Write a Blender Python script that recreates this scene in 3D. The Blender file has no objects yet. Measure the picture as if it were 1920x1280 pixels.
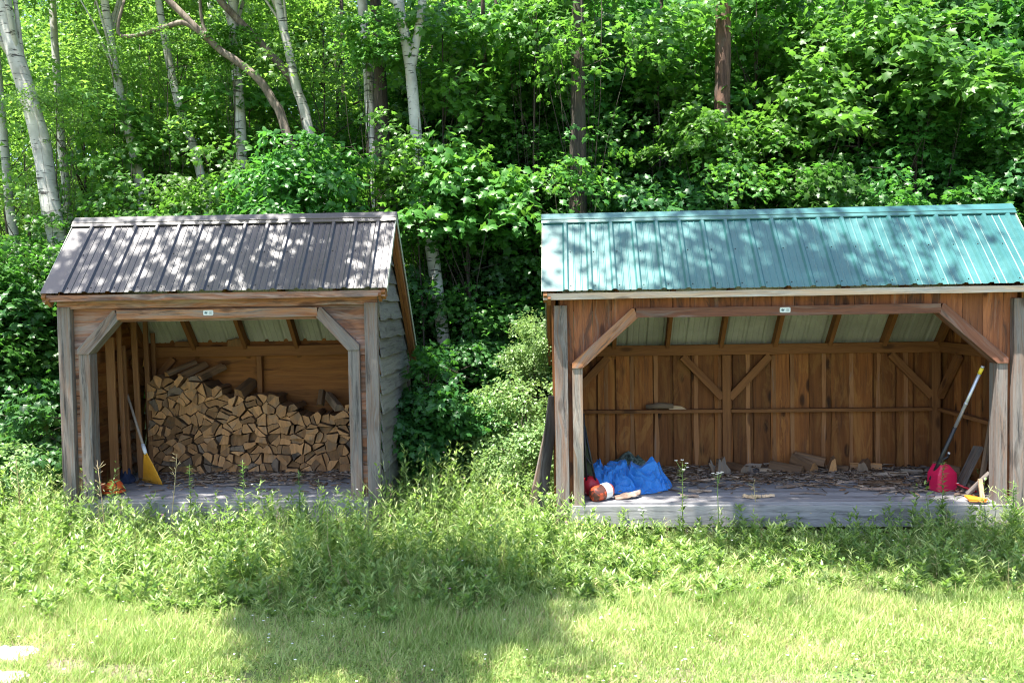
import bpy, math, random
import numpy as np
from mathutils import Vector, Matrix, noise as mnoise
random.seed(7)
RNG = np.random.default_rng(11)
C = bpy.context.scene.collection
sc = bpy.context.scene

# ------------------------------------------------------------------ camera
F, PITCH, ROLL = 1626.6, 0.0382, 0.0164
FLOOR_R, FLOOR_L = 0.36, 0.421
CAMZ = 1.9011 + FLOOR_R
cd = bpy.data.cameras.new('camera'); cam = bpy.data.objects.new('camera', cd); C.objects.link(cam)
cd.sensor_width = 36; cd.lens = 36 * F / 1920; cd.clip_end = 1000; cd.clip_start = .05
CM = Matrix.Translation((0, 0, CAMZ)) @ Matrix.Rotation(math.pi/2 - PITCH, 4, 'X') @ Matrix.Rotation(-ROLL, 4, 'Z')
cam.matrix_world = CM
sc.camera = cam
sc.render.engine = 'CYCLES'; sc.cycles.max_bounces = 7; sc.cycles.diffuse_bounces = 4; sc.cycles.transmission_bounces = 4; sc.cycles.glossy_bounces = 3; sc.cycles.filter_width = 1.1

def ray(px, py):
    d = CM.to_3x3() @ Vector(((px-960)/F, -(py-640)/F, -1))
    return d
def at(px, py, Y):
    d = ray(px, py); return Vector((0, 0, CAMZ)) + d * (Y / d.y)
def onz(px, py, z):
    d = ray(px, py); return Vector((0, 0, CAMZ)) + d * ((z - CAMZ) / d.z)

# ------------------------------------------------------------------ world, sun
SUN = Vector((-.24, -.21, .95)).normalized()
el = math.asin(SUN.z); az = math.atan2(SUN.x, SUN.y)
w = bpy.data.worlds.new('World'); sc.world = w; w.use_nodes = True
nt = w.node_tree; bg = nt.nodes['Background']
sky = nt.nodes.new('ShaderNodeTexSky'); sky.sky_type = 'NISHITA'; sky.sun_disc = False
sky.sun_elevation = el; sky.sun_rotation = az; sky.air_density = 1; sky.dust_density = 1.5; sky.ozone_density = 1
nt.links.new(sky.outputs[0], bg.inputs[0]); bg.inputs[1].default_value = .11
sl = bpy.data.lights.new('sun', 'SUN'); sl.energy = 5; sl.angle = math.radians(.5); sl.color = (1, .95, .86)
so = bpy.data.objects.new('sun', sl); C.objects.link(so)
so.rotation_euler = SUN.to_track_quat('Z', 'Y').to_euler(); so.location = (-10, 10, 30)
sc.view_settings.view_transform = 'Standard'; sc.view_settings.look = 'None'
sc.view_settings.exposure = 2.0; sc.view_settings.gamma = 1

# ------------------------------------------------------------------ materials
def newmat(name):
    m = bpy.data.materials.new(name); m.use_nodes = True
    nt = m.node_tree; b = nt.nodes['Principled BSDF']
    return m, nt, b
def N(nt, t, **kw):
    n = nt.nodes.new(t)
    for k, v in kw.items(): setattr(n, k, v)
    return n
def L(nt, a, b): nt.links.new(a, b)
def mapping(nt, src, scale):
    mp = N(nt, 'ShaderNodeMapping'); L(nt, src, mp.inputs[0]); mp.inputs['Scale'].default_value = scale
    return mp.outputs[0]
def noise(nt, vec, scale=1, detail=4, rough=.55, dist=0):
    n = N(nt, 'ShaderNodeTexNoise'); L(nt, vec, n.inputs['Vector'])
    n.inputs['Scale'].default_value = scale; n.inputs['Detail'].default_value = detail
    n.inputs['Roughness'].default_value = rough; n.inputs['Distortion'].default_value = dist
    return n.outputs['Fac']
def ramp(nt, fac, stops):
    r = N(nt, 'ShaderNodeValToRGB'); L(nt, fac, r.inputs[0])
    e = r.color_ramp.elements
    while len(e) < len(stops): e.new(.5)
    for i, (p, c) in enumerate(stops):
        e[i].position = p
        e[i].color = (c, c, c, 1) if isinstance(c, (int, float)) else (*c, 1)
    return r.outputs[0]
def mix(nt, fac, a, b, mode='MIX'):
    m = N(nt, 'ShaderNodeMix', data_type='RGBA', blend_type=mode)
    for sock, v in ((m.inputs[0], fac), (m.inputs[6], a), (m.inputs[7], b)):
        if isinstance(v, (int, float)): sock.default_value = v
        elif isinstance(v, tuple): sock.default_value = (*v, 1)
        else: L(nt, v, sock)
    return m.outputs[2]
def math_(nt, op, a, b=None, clamp=False):
    m = N(nt, 'ShaderNodeMath', operation=op); m.use_clamp = clamp
    for s, v in ((m.inputs[0], a), (m.inputs[1], b)):
        if v is None: continue
        if isinstance(v, (int, float)): s.default_value = v
        else: L(nt, v, s)
    return m.outputs[0]
def bump(nt, b, h, strength=.4, dist=.004):
    bp = N(nt, 'ShaderNodeBump'); bp.inputs['Strength'].default_value = strength; bp.inputs['Distance'].default_value = dist
    L(nt, h, bp.inputs['Height']); L(nt, bp.outputs[0], b.inputs['Normal'])

def wood(name, dark, light, grey=.0, greycol=(.30, .285, .27), tone=.35, rough=.75, knots=1.0, mould=0.0, stain=None):
    m, nt, b = newmat(name)
    a = N(nt, 'ShaderNodeAttribute', attribute_name='gco'); r = N(nt, 'ShaderNodeAttribute', attribute_name='rnd')
    v = a.outputs['Vector']
    # knots bend the grain: add knot field to the coordinates
    vor = N(nt, 'ShaderNodeTexVoronoi'); L(nt, mapping(nt, v, (2.1, 5.5, 1.0)), vor.inputs['Vector']); vor.inputs['Scale'].default_value = 1
    kd = vor.outputs['Distance']
    kf = ramp(nt, kd, [(0, 1), (.13, .8), (.21, .0)])
    bend = ramp(nt, kd, [(0, 1), (.5, 0)])
    off = N(nt, 'ShaderNodeCombineXYZ'); L(nt, math_(nt, 'MULTIPLY', bend, .05), off.inputs[1])
    ad = N(nt, 'ShaderNodeVectorMath', operation='ADD'); L(nt, v, ad.inputs[0]); L(nt, off.outputs[0], ad.inputs[1])
    v2 = ad.outputs[0]
    g = noise(nt, mapping(nt, v2, (1.6, 42, 42)), 1, 5, .65, .4)
    fine = noise(nt, mapping(nt, v2, (9, 260, 260)), 1, 2, .6)
    broad = noise(nt, mapping(nt, v2, (.9, 11, 11)), 1, 5, .65, .5)
    col = ramp(nt, g, [(.28, dark), (.62, light)])
    col = mix(nt, .55, col, ramp(nt, broad, [(.3, dark), (.7, light)]))
    col = mix(nt, math_(nt, 'MULTIPLY', kf, .75 * knots), col, tuple(c * .28 for c in dark))
    if stain:
        sn = noise(nt, mapping(nt, v, (1.6, 5, 5)), 1, 4, .7, 1.2)
        col = mix(nt, ramp(nt, sn, [(.5, 0), (.62, .8)]), col, stain)
    if grey > 0:
        gn = noise(nt, mapping(nt, v2, (1.1, 20, 20)), 1, 5, .7, .3)
        gf = ramp(nt, gn, [(max(0, .62 - grey * .6), 0), (max(.05, .85 - grey * .6), 1)])
        gc = mix(nt, fine, tuple(c * .55 for c in greycol), tuple(min(1, c * 1.35) for c in greycol))
        gc = mix(nt, math_(nt, 'MULTIPLY', ramp(nt, g, [(.3, 1), (.5, 0)]), .6), gc, tuple(c * .35 for c in greycol))
        col = mix(nt, gf, col, gc)
        col = mix(nt, math_(nt, 'MULTIPLY', kf, .5 * knots), col, tuple(c * .5 for c in dark))
    if mould > 0:
        mn = noise(nt, mapping(nt, v, (1.6, 20, 20)), 1, 6, .75, .4)
        col = mix(nt, ramp(nt, mn, [(.52, 0), (.66, mould)]), col, (.025, .024, .026))
    tn = ramp(nt, r.outputs['Fac'], [(0, 1 - tone), (1, 1 + tone * .6)])
    tn2 = N(nt, 'ShaderNodeMapRange'); L(nt, r.outputs['Fac'], tn2.inputs[0]); tn2.inputs[3].default_value = 1 - tone; tn2.inputs[4].default_value = 1 + tone * .7
    hs = N(nt, 'ShaderNodeHueSaturation'); L(nt, col, hs.inputs['Color']); L(nt, tn2.outputs[0], hs.inputs['Value'])
    L(nt, hs.outputs[0], b.inputs['Base Color'])
    b.inputs['Roughness'].default_value = rough; b.inputs['Specular IOR Level'].default_value = .3
    h = math_(nt, 'ADD', g, math_(nt, 'MULTIPLY', fine, .5))
    bump(nt, b, h, .55, .004)
    return m

M = {}
M['post'] = wood('weathered post wood', (.09, .05, .035), (.27, .165, .115), .5, (.20, .178, .165), .2, mould=.85, stain=(.20, .11, .07))
M['post_warm'] = wood('half weathered post wood', (.14, .075, .042), (.36, .23, .15), .45, (.28, .25, .22), .2, mould=.6)
M['beam_red'] = wood('red brown beam wood', (.085, .03, .018), (.24, .10, .06), .2, (.22, .18, .16), .15, mould=.6)
M['beam_orange'] = wood('orange beam wood', (.16, .05, .02), (.50, .22, .09), .3, (.24, .20, .18), .15, mould=.9)
M['fascia'] = wood('pale fascia wood', (.36, .22, .13), (.68, .52, .38), .35, (.5, .46, .42), .15, mould=.3)
M['siding_front'] = wood('stained front siding', (.11, .032, .015), (.36, .135, .055), .12, (.30, .22, .18), .3, mould=.5, stain=(.07, .035, .025))
M['siding_front_h'] = wood('rough front boards', (.15, .055, .03), (.42, .19, .10), .3, (.36, .29, .26), .35, mould=.7, stain=(.09, .045, .035))
M['siding_out'] = wood('grey lap siding', (.07, .052, .04), (.20, .165, .135), .8, (.17, .165, .155), .35, mould=.7)
M['inside'] = wood('brown interior boards', (.095, .028, .007), (.34, .125, .032), .0, tone=.5, mould=.4, knots=1.3, stain=(.33, .145, .04))
M['inside_warm'] = wood('warm interior boards', (.13, .043, .010), (.30, .12, .030), .0, tone=.3, mould=.25)
M['frame_in'] = wood('interior frame timber', (.12, .043, .014), (.29, .125, .042), .0, tone=.25, mould=.3)
M['stud'] = wood('stud timber', (.16, .063, .022), (.36, .17, .070), .08, (.28, .24, .21), .4, mould=.2)
M['floor'] = wood('grey floor boards', (.18, .14, .115), (.36, .31, .28), .85, (.30, .29, .30), .22, mould=.3, rough=.7)
M['floor_beam'] = wood('grey floor beam', (.12, .10, .08), (.30, .27, .24), .9, (.29, .285, .285), .15, mould=.7)
M['black_wood'] = wood('dark leaning board', (.008, .008, .008), (.03, .027, .027), .2, (.045, .045, .05), .3)  # near-black wood, the leaning board's own colour
M['log_end'] = wood('sawn log end', (.27, .12, .045), (.55, .29, .12), .0, tone=.55, knots=.4, mould=.4, stain=(.30, .19, .11))
M['log_side'] = wood('split log side', (.10, .055, .03), (.27, .15, .078), .12, (.17, .14, .115), .35, mould=.5)
M['log_grey'] = wood('grey weathered log', (.12, .08, .052), (.27, .19, .13), .15, (.20, .16, .13), .35, mould=.5)
M['bark'] = wood('bark piece', (.12, .07, .045), (.34, .22, .155), .4, (.22, .19, .17), .45, mould=.5)
M['chip'] = wood('pale wood chip', (.22, .135, .085), (.48, .34, .23), .3, (.34, .30, .26), .5, mould=.25)
M['plank_pale'] = wood('pale offcut', (.42, .27, .15), (.70, .52, .34), .0, tone=.15)

def metal_paint(name, col, rough=.32, spots=.05):
    m, nt, b = newmat(name)
    tc = N(nt, 'ShaderNodeTexCoord')
    n = noise(nt, tc.outputs['Object'], 2.5, 6, .7, .3)
    n2 = noise(nt, mapping(nt, tc.outputs['Object'], (14, 2, 2)), 1, 5, .7)
    c = mix(nt, ramp(nt, n, [(.35, 0), (.75, 1)]), col, tuple(min(1, x * 1.35 + .012) for x in col))
    c = mix(nt, ramp(nt, n2, [(.55, 0), (.8, spots * 5)]), c, tuple(x * .5 + .05 for x in col))
    L(nt, c, b.inputs['Base Color']); b.inputs['Roughness'].default_value = rough
    L(nt, ramp(nt, n, [(.2, rough - .06), (.8, rough + .14)]), b.inputs['Roughness'])
    b.inputs['Specular IOR Level'].default_value = .5; b.inputs['Coat Weight'].default_value = .5; b.inputs['Coat Roughness'].default_value = .35
    return m
M['roof_dark'] = metal_paint('charcoal roof paint', (.022, .018, .022), .28)
M['roof_green'] = metal_paint('green roof paint', (.018, .098, .096), .32)
M['roof_under'] = metal_paint('roof underside primer', (.36, .36, .33), .55)
M['rake_trim'] = metal_paint('pale trim metal', (.36, .38, .32), .5)

def plain(name, col, rough=.5, var=.25, scale=8, metallic=0, bumps=0):
    m, nt, b = newmat(name)
    tc = N(nt, 'ShaderNodeTexCoord')
    n = noise(nt, tc.outputs['Object'], scale, 5, .65, .2)
    c = mix(nt, n, tuple(x * (1 - var) for x in col), tuple(min(1, x * (1 + var)) for x in col))
    L(nt, c, b.inputs['Base Color']); b.inputs['Roughness'].default_value = rough; b.inputs['Metallic'].default_value = metallic
    if bumps: bump(nt, b, n, bumps, .01)
    return m
M['orange'] = plain('orange plastic', (.80, .13, .03), .45, .2, 12)
M['orange_bright'] = plain('bright orange plastic', (.9, .22, .02), .4)
M['yellow'] = plain('yellow plastic', (.85, .40, .03), .42, .15, 20)
M['black'] = plain('black plastic', (.018, .018, .02), .4)
M['navy'] = plain('dark blue cloth', (.02, .03, .07), .8)
M['white'] = plain('white plastic', (.72, .73, .76), .35, .1)
M['silver'] = plain('silver metal', (.55, .56, .6), .35, .12, 10, .6)
M['red'] = plain('red plastic', (.50, .015, .03), .4, .2)
M['gas_red'] = plain('crimson gas can plastic', (.55, .012, .07), .33, .2)
M['dirt_brown'] = plain('brown grime', (.12, .045, .03), .7)
M['olive'] = plain('olive cloth', (.05, .065, .035), .85)
M['tape'] = plain('yellow tape', (.8, .6, .05), .5)
M['label_blue'] = plain('blue print', (.15, .3, .6), .5)
M['plate'] = plain('pale nameplate', (.62, .68, .70), .4, .1, 30)
M['plate_ink'] = plain('nameplate ink', (.06, .12, .14), .5)
M['screw'] = plain('dark screw', (.03, .03, .03), .4, metallic=.8)
M['petal_white'] = plain('white petals', (.85, .85, .82), .6)
M['petal_yellow'] = plain('yellow petals', (.85, .55, .02), .6)
M['petal_pink'] = plain('pink petals', (.5, .2, .38), .6)
def grimy():
    m, nt, b = newmat('grimy red plastic'); tc = N(nt, 'ShaderNodeTexCoord'); n = noise(nt, tc.outputs['Object'], 9, 6, .7, .6)
    L(nt, ramp(nt, n, [(.46, (.10, .035, .025)), (.52, (.62, .09, .03))]), b.inputs['Base Color']); b.inputs['Roughness'].default_value = .5; return m
M['bottle'] = grimy()
M['stone'] = plain('pale stone', (.42, .40, .37), .8, .25, 6, 0, .5)
M['rope'] = plain('handle grey brown', (.3, .24, .2), .6)

def tarp_mat(name, col, rough=.35):
    m, nt, b = newmat(name)
    tc = N(nt, 'ShaderNodeTexCoord')
    n = noise(nt, tc.outputs['Object'], 14, 5, .6, .4)
    c = mix(nt, n, tuple(x * .75 for x in col), tuple(min(1, x * 1.25) for x in col))
    L(nt, c, b.inputs['Base Color']); b.inputs['Roughness'].default_value = rough
    b.inputs['Sheen Weight'].default_value = .2
    h = noise(nt, tc.outputs['Object'], 22, 4, .7, 1.5)
    bump(nt, b, h, .7, .02)
    return m
M['tarp'] = tarp_mat('blue tarpaulin', (.012, .19, .60), .27)
def camo():
    m, nt, b = newmat('camouflage cloth')
    tc = N(nt, 'ShaderNodeTexCoord')
    n = noise(nt, tc.outputs['Object'], 18, 3, .6, 1)
    c = ramp(nt, n, [(.35, (.03, .05, .04)), (.48, (.10, .15, .12)), (.6, (.22, .28, .25)), (.75, (.05, .07, .06))])
    L(nt, c, b.inputs['Base Color']); b.inputs['Roughness'].default_value = .8
    bump(nt, b, n, 1, .02); return m
M['camo'] = camo()

def leaf_mat(name, dark, light, trans, tw=.42, rough=.42):
    m, nt, b = newmat(name)
    r = N(nt, 'ShaderNodeAttribute', attribute_name='rnd')
    oi = N(nt, 'ShaderNodeObjectInfo')
    c = mix(nt, r.outputs['Fac'], dark, light)
    hs = N(nt, 'ShaderNodeHueSaturation'); L(nt, c, hs.inputs['Color'])
    mr = N(nt, 'ShaderNodeMapRange'); L(nt, oi.outputs['Random'], mr.inputs[0]); mr.inputs[3].default_value = .8; mr.inputs[4].default_value = 1.2
    L(nt, mr.outputs[0], hs.inputs['Value'])
    mh = N(nt, 'ShaderNodeMapRange'); L(nt, oi.outputs['Random'], mh.inputs[0]); mh.inputs[3].default_value = .485; mh.inputs[4].default_value = .515
    L(nt, mh.outputs[0], hs.inputs['Hue'])
    L(nt, hs.outputs[0], b.inputs['Base Color'])
    b.inputs['Roughness'].default_value = rough; b.inputs['Specular IOR Level'].default_value = .45
    t = N(nt, 'ShaderNodeBsdfTranslucent')
    tc = mix(nt, r.outputs['Fac'], tuple(x * .75 for x in trans), tuple(min(1, x * 1.2) for x in trans))
    L(nt, tc, t.inputs[0])
    ms = N(nt, 'ShaderNodeMixShader'); ms.inputs[0].default_value = tw
    L(nt, b.outputs[0], ms.inputs[1]); L(nt, t.outputs[0], ms.inputs[2])
    L(nt, ms.outputs[0], nt.nodes['Material Output'].inputs[0])
    return m
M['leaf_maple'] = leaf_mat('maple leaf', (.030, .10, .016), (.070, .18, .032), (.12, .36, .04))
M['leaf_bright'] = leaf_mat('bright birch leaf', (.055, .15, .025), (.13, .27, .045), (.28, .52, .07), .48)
M['leaf_mid'] = leaf_mat('lighter maple leaf', (.04, .12, .02), (.095, .22, .035), (.18, .42, .045), .45)  # slightly brighter green than the plain maple leaf
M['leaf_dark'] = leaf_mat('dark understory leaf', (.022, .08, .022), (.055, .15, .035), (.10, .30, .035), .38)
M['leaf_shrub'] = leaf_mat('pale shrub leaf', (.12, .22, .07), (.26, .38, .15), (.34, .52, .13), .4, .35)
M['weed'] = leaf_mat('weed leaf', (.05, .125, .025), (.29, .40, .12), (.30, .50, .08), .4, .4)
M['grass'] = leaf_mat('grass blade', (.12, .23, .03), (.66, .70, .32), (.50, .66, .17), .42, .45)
M['straw'] = leaf_mat('dry straw', (.35, .28, .14), (.60, .50, .30), (.5, .4, .2), .3, .6)

def birch_bark():
    m, nt, b = newmat('birch bark')
    tc = N(nt, 'ShaderNodeTexCoord'); v = tc.outputs['Object']
    base = noise(nt, v, 3, 5, .6)
    c = ramp(nt, base, [(.3, (.26, .25, .22)), (.65, (.52, .51, .48))])
    d = noise(nt, mapping(nt, v, (4, 4, 26)), 1, 4, .65, .3)
    c = mix(nt, ramp(nt, d, [(.585, 0), (.63, .95)]), c, (.03, .026, .024))
    k = noise(nt, mapping(nt, v, (3, 3, 4)), 1, 6, .75, .8)
    c = mix(nt, ramp(nt, k, [(.60, 0), (.68, 1)]), c, (.03, .028, .025))
    L(nt, c, b.inputs['Base Color']); b.inputs['Roughness'].default_value = .7
    bump(nt, b, d, .4, .01); return m
M['birch'] = birch_bark()
def dark_bark(name, a, bb, grey):
    m, nt, b = newmat(name)
    tc = N(nt, 'ShaderNodeTexCoord'); v = tc.outputs['Object']
    n = noise(nt, mapping(nt, v, (14, 14, 2.5)), 1, 6, .7, .4)
    n2 = noise(nt, v, 2.5, 4, .6)
    c = ramp(nt, n, [(.35, a), (.65, bb)])
    c = mix(nt, ramp(nt, n2, [(.5, 0), (.7, .6)]), c, grey)
    L(nt, c, b.inputs['Base Color']); b.inputs['Roughness'].default_value = .85
    bump(nt, b, n, .9, .03); return m
M['bark_dark'] = dark_bark('dark tree bark', (.015, .012, .009), (.075, .055, .04), (.06, .065, .045))
M['bark_brown'] = dark_bark('brown dead bark', (.035, .018, .012), (.17, .09, .06), (.16, .14, .125))
M['bark_arch'] = dark_bark('grey brown birch bark', (.07, .05, .04), (.26, .21, .17), (.05, .045, .035))

def ground_mat():
    m, nt, b = newmat('ground soil')
    tc = N(nt, 'ShaderNodeTexCoord'); v = tc.outputs['Object']
    n = noise(nt, v, 2.2, 8, .7); n2 = noise(nt, v, 30, 6, .75)
    soil = ramp(nt, n2, [(.3, (.10, .075, .05)), (.7, (.30, .24, .17))])
    green = ramp(nt, n2, [(.3, (.05, .10, .02)), (.7, (.16, .24, .06))])
    c = mix(nt, ramp(nt, n, [(.42, 1), (.6, 0)]), soil, green)
    L(nt, c, b.inputs['Base Color']); b.inputs['Roughness'].default_value = .95
    bump(nt, b, n2, .8, .03); return m
M['ground'] = ground_mat()

# ------------------------------------------------------------------ tagging
def tag(o, label=None, cat=None, group=None, kind=None):
    if label: o['label'] = label
    if cat: o['category'] = cat
    if group: o['group'] = group
    if kind: o['kind'] = kind
    return o
def thing(name, label, cat, loc=(0, 0, 0), rz=0, group=None):
    o = bpy.data.objects.new(name, None); C.objects.link(o); o.location = loc; o.rotation_euler = (0, 0, rz)
    o.empty_display_size = .2
    return tag(o, label, cat, group)

# ------------------------------------------------------------------ mesh builder
class MB:
    def __init__(s): s.v = []; s.f = []; s.g = []; s.r = []; s.m = []; s.sm = []
    def add(s, vs, fs, gco=None, rnd=None, mi=0, smooth=False):
        b = len(s.v); s.v += [tuple(v) for v in vs]
        if rnd is None: rnd = random.random()
        s.g += [tuple(g) for g in (gco if gco is not None else vs)]; s.r += [rnd] * len(vs)
        for f in fs: s.f.append(tuple(i + b for i in f)); s.m.append(mi); s.sm.append(smooth)
    def plank(s, p0, p1, side, w, t, nseg=1, wob=0, rnd=None, mi=0, wobt=0):
        """board from p0 to p1 (centre line), width w along side, thickness t"""
        p0 = Vector(p0); p1 = Vector(p1); ax = p1 - p0; ln = ax.length; ax.normalize()
        sd = Vector(side); sd = (sd - ax * sd.dot(ax)).normalized(); nr = ax.cross(sd)
        o = Vector((random.uniform(0, 50), random.uniform(0, 50), random.uniform(0, 50))); vs = []; gs = []
        k1 = random.uniform(0, 99); k2 = random.uniform(0, 99)
        for i in range(nseg + 1):
            q = p0 + ax * ln * i / nseg
            wa = w/2 + (wob * mnoise.noise((i * ln / nseg * 2.2 + k1, 0, 0)) * 2 if wob else 0)
            wb = w/2 + (wob * mnoise.noise((i * ln / nseg * 2.2 + k2, 5, 0)) * 2 if wob else 0)
            tz = wobt * mnoise.noise((i * ln / nseg * 1.5 + k1, 9, 0)) if wobt else 0
            for a, c in ((-wa, -t/2), (wb, -t/2), (wb, t/2), (-wa, t/2)):
                vs.append(q + sd * a + nr * (c + tz)); gs.append(o + Vector((ln * i / nseg, a, c)))
        fs = [(3, 2, 1, 0)]
        for i in range(nseg):
            b = i * 4
            for j in range(4): fs.append((b + j, b + (j+1) % 4, b + 4 + (j+1) % 4, b + 4 + j))
        b = nseg * 4; fs.append((b, b+1, b+2, b+3))
        s.add(vs, fs, gs, rnd, mi)
    def prism(s, poly, ext, grain=(1, 0, 0), rnd=None, mi=0, mside=None):
        """closed prism from a flat polygon and an extrusion vector"""
        poly = [Vector(p) for p in poly]; ext = Vector(ext); n = len(poly)
        gx = Vector(grain).normalized(); en = ext.normalized(); gy = gx.cross(en)
        if gy.length < .1: gx = Vector((0, 0, 1)) if abs(en.z) < .9 else Vector((1, 0, 0)); gy = gx.cross(en)
        gy.normalize(); o = Vector((random.uniform(0, 50), random.uniform(0, 50), random.uniform(0, 50)))
        vs = poly + [p + ext for p in poly]
        gs = [o + Vector((p.dot(gx), p.dot(gy), p.dot(en))) for p in vs]
        b = random.random() if rnd is None else rnd
        s.add(vs, [tuple(range(n))[::-1], tuple(range(n, 2*n))], gs, b, mi)
        ss = [(i, (i+1) % n, n + (i+1) % n, n + i) for i in range(n)]
        base = len(s.v) - 2*n
        for f in ss: s.f.append(tuple(i + base for i in f)); s.m.append(mi if mside is None else mside); s.sm.append(False)
    def box(s, c, d, grain=0, **k):
        ax = [Vector((1, 0, 0)), Vector((0, 1, 0)), Vector((0, 0, 1))]; c = Vector(c)
        a = ax[grain]; sd = ax[(grain+1) % 3]
        s.plank(c - a * d[grain]/2, c + a * d[grain]/2, sd, d[(grain+1) % 3], d[(grain+2) % 3], **k)
    def tube(s, pts, rad, n=10, cap=True, rnd=None, mi=0, smooth=True, lump=0):
        pts = [Vector(p) for p in pts]; m = len(pts)
        if not hasattr(rad, '__len__'): rad = [rad] * m
        vs = []; gs = []; o = random.uniform(0, 40); L_ = 0; up = None
        for i, p in enumerate(pts):
            t = (pts[min(i+1, m-1)] - pts[max(i-1, 0)]).normalized()
            if up is None:
                up = Vector((0, 0, 1)) if abs(t.z) < .9 else Vector((1, 0, 0))
            x = (up - t * up.dot(t)).normalized(); y = t.cross(x); up = x
            if i: L_ += (p - pts[i-1]).length
            for j in range(n):
                a = 2 * math.pi * j / n
                r = rad[i] * (1 + (lump * mnoise.noise((math.cos(a) * 2 + o, math.sin(a) * 2, L_ * 3)) if lump else 0))
                vs.append(p + x * math.cos(a) * r + y * math.sin(a) * r); gs.append((L_ + o, a * rad[i], 0))
        fs = [(i*n + j, i*n + (j+1) % n, (i+1)*n + (j+1) % n, (i+1)*n + j) for i in range(m-1) for j in range(n)]
        s.add(vs, fs, gs, rnd, mi, smooth)
        if cap:
            base = len(s.v) - len(vs)
            s.f.append(tuple(base + j for j in range(n))[::-1]); s.m.append(mi); s.sm.append(False)
            s.f.append(tuple(base + (m-1)*n + j for j in range(n))); s.m.append(mi); s.sm.append(False)
    def lathe(s, prof, c=(0, 0, 0), axis=(0, 0, 1), n=24, **k):
        ax = Vector(axis).normalized(); c = Vector(c)
        s.tube([c + ax * h for r, h in prof], [max(r, .0005) for r, h in prof], n, **k)
    def build(s, name, mats, parent=None, bevel=0, loc=None):
        me = bpy.data.meshes.new(name); me.from_pydata(s.v, [], s.f)
        for m in (mats if isinstance(mats, (list, tuple)) else [mats]): me.materials.append(m)
        me.polygons.foreach_set('material_index', s.m); me.polygons.foreach_set('use_smooth', s.sm)
        a = me.attributes.new('gco', 'FLOAT_VECTOR', 'POINT'); a.data.foreach_set('vector', np.array(s.g, 'f').ravel())
        a = me.attributes.new('rnd', 'FLOAT', 'POINT'); a.data.foreach_set('value', np.array(s.r, 'f'))
        me.update()
        o = bpy.data.objects.new(name, me); C.objects.link(o)
        if parent: o.parent = parent
        if loc is not None: o.location = loc
        if bevel:
            b = o.modifiers.new('bevel', 'BEVEL'); b.width = bevel; b.segments = 2; b.limit_method = 'ANGLE'; b.angle_limit = math.radians(40)
        return o
def recentre(o):
    """put a one-mesh thing's origin at the middle of its base"""
    me = o.data; n = len(me.vertices); co = np.empty(n*3, 'f'); me.vertices.foreach_get('co', co); co = co.reshape(-1, 3)
    c = np.array([(co[:, 0].min() + co[:, 0].max())/2, (co[:, 1].min() + co[:, 1].max())/2, co[:, 2].min()])
    me.vertices.foreach_set('co', (co - c).astype('f').ravel()); me.update()
    o.location = Vector(o.location) + Vector(c.tolist()); return o

def np_mesh(name, V, Fs, rnd, mats, midx=None):
    """V (n,3), Fs (m,k) index array, rnd per vertex"""
    me = bpy.data.meshes.new(name); k = Fs.shape[1]
    me.vertices.add(len(V)); me.vertices.foreach_set('co', V.astype('f').ravel())
    me.loops.add(Fs.size); me.loops.foreach_set('vertex_index', Fs.astype('i').ravel())
    me.polygons.add(len(Fs)); me.polygons.foreach_set('loop_start', np.arange(0, Fs.size, k, dtype='i'))
    for m in mats: me.materials.append(m)
    if midx is not None: me.polygons.foreach_set('material_index', midx.astype('i'))
    me.update(calc_edges=True); me.validate()
    a = me.attributes.new('rnd', 'FLOAT', 'POINT'); a.data.foreach_set('value', rnd.astype('f'))
    return me
def scatter(TV, TF, pos, ax, nr, size, rnd):
    """copies of a template (x = length, y = width, z = normal) on pos with axis ax, normal nr"""
    ax = ax / np.linalg.norm(ax, axis=1, keepdims=True)
    nr = nr - (nr * ax).sum(1, keepdims=True) * ax; nr /= np.linalg.norm(nr, axis=1, keepdims=True) + 1e-9
    sd = np.cross(nr, ax); n = len(pos); k = len(TV)
    if size.ndim == 1: size = np.stack([size]*3, 1)
    V = (pos[:, None] + TV[None, :, 0:1] * size[:, None, 0:1] * ax[:, None] + TV[None, :, 1:2] * size[:, None, 1:2] * sd[:, None]
         + TV[None, :, 2:3] * size[:, None, 2:3] * nr[:, None]).reshape(-1, 3)
    Fs = (TF[None] + (np.arange(n) * k)[:, None, None]).reshape(-1, TF.shape[1])
    return V, Fs, np.repeat(rnd, k)
# maple leaf: five lobes round a centre, unit long
_o = [(0, 0), (.12, .30), (.05, .50), (.36, .34), (.62, .46), (.64, .22), (1.0, 0), (.64, -.22), (.62, -.46), (.36, -.34), (.05, -.50), (.12, -.30)]
T_MAPLE = (np.array([(.35, 0, .05)] + [(x, y, -.10 * abs(y) * 2 - .10 * x * x) for x, y in _o]), np.array([(0, i, i % 12 + 1) for i in range(1, 13)]))
T_OVAL = (np.array([(0, 0, 0), (.35, .26, -.04), (.75, .20, -.08), (1, 0, -.14), (.75, -.20, -.08), (.35, -.26, -.04), (.5, 0, .03)]),
          np.array([(6, 0, 1), (6, 1, 2), (6, 2, 3), (6, 3, 4), (6, 4, 5), (6, 5, 0)]))
T_LANCE = (np.array([(0, 0, 0), (.4, .10, .04), (1, 0, -.12), (.4, -.10, .04), (.4, 0, 0)]), np.array([(4, 0, 1), (4, 1, 2), (4, 2, 3), (4, 3, 0)]))
T_BLADE = (np.array([(0, -.5, 0), (0, .5, 0), (.55, .38, .08), (.55, -.38, .08), (1, 0, .38)]), np.array([(0, 1, 2), (0, 2, 3), (3, 2, 4)]))
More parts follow.
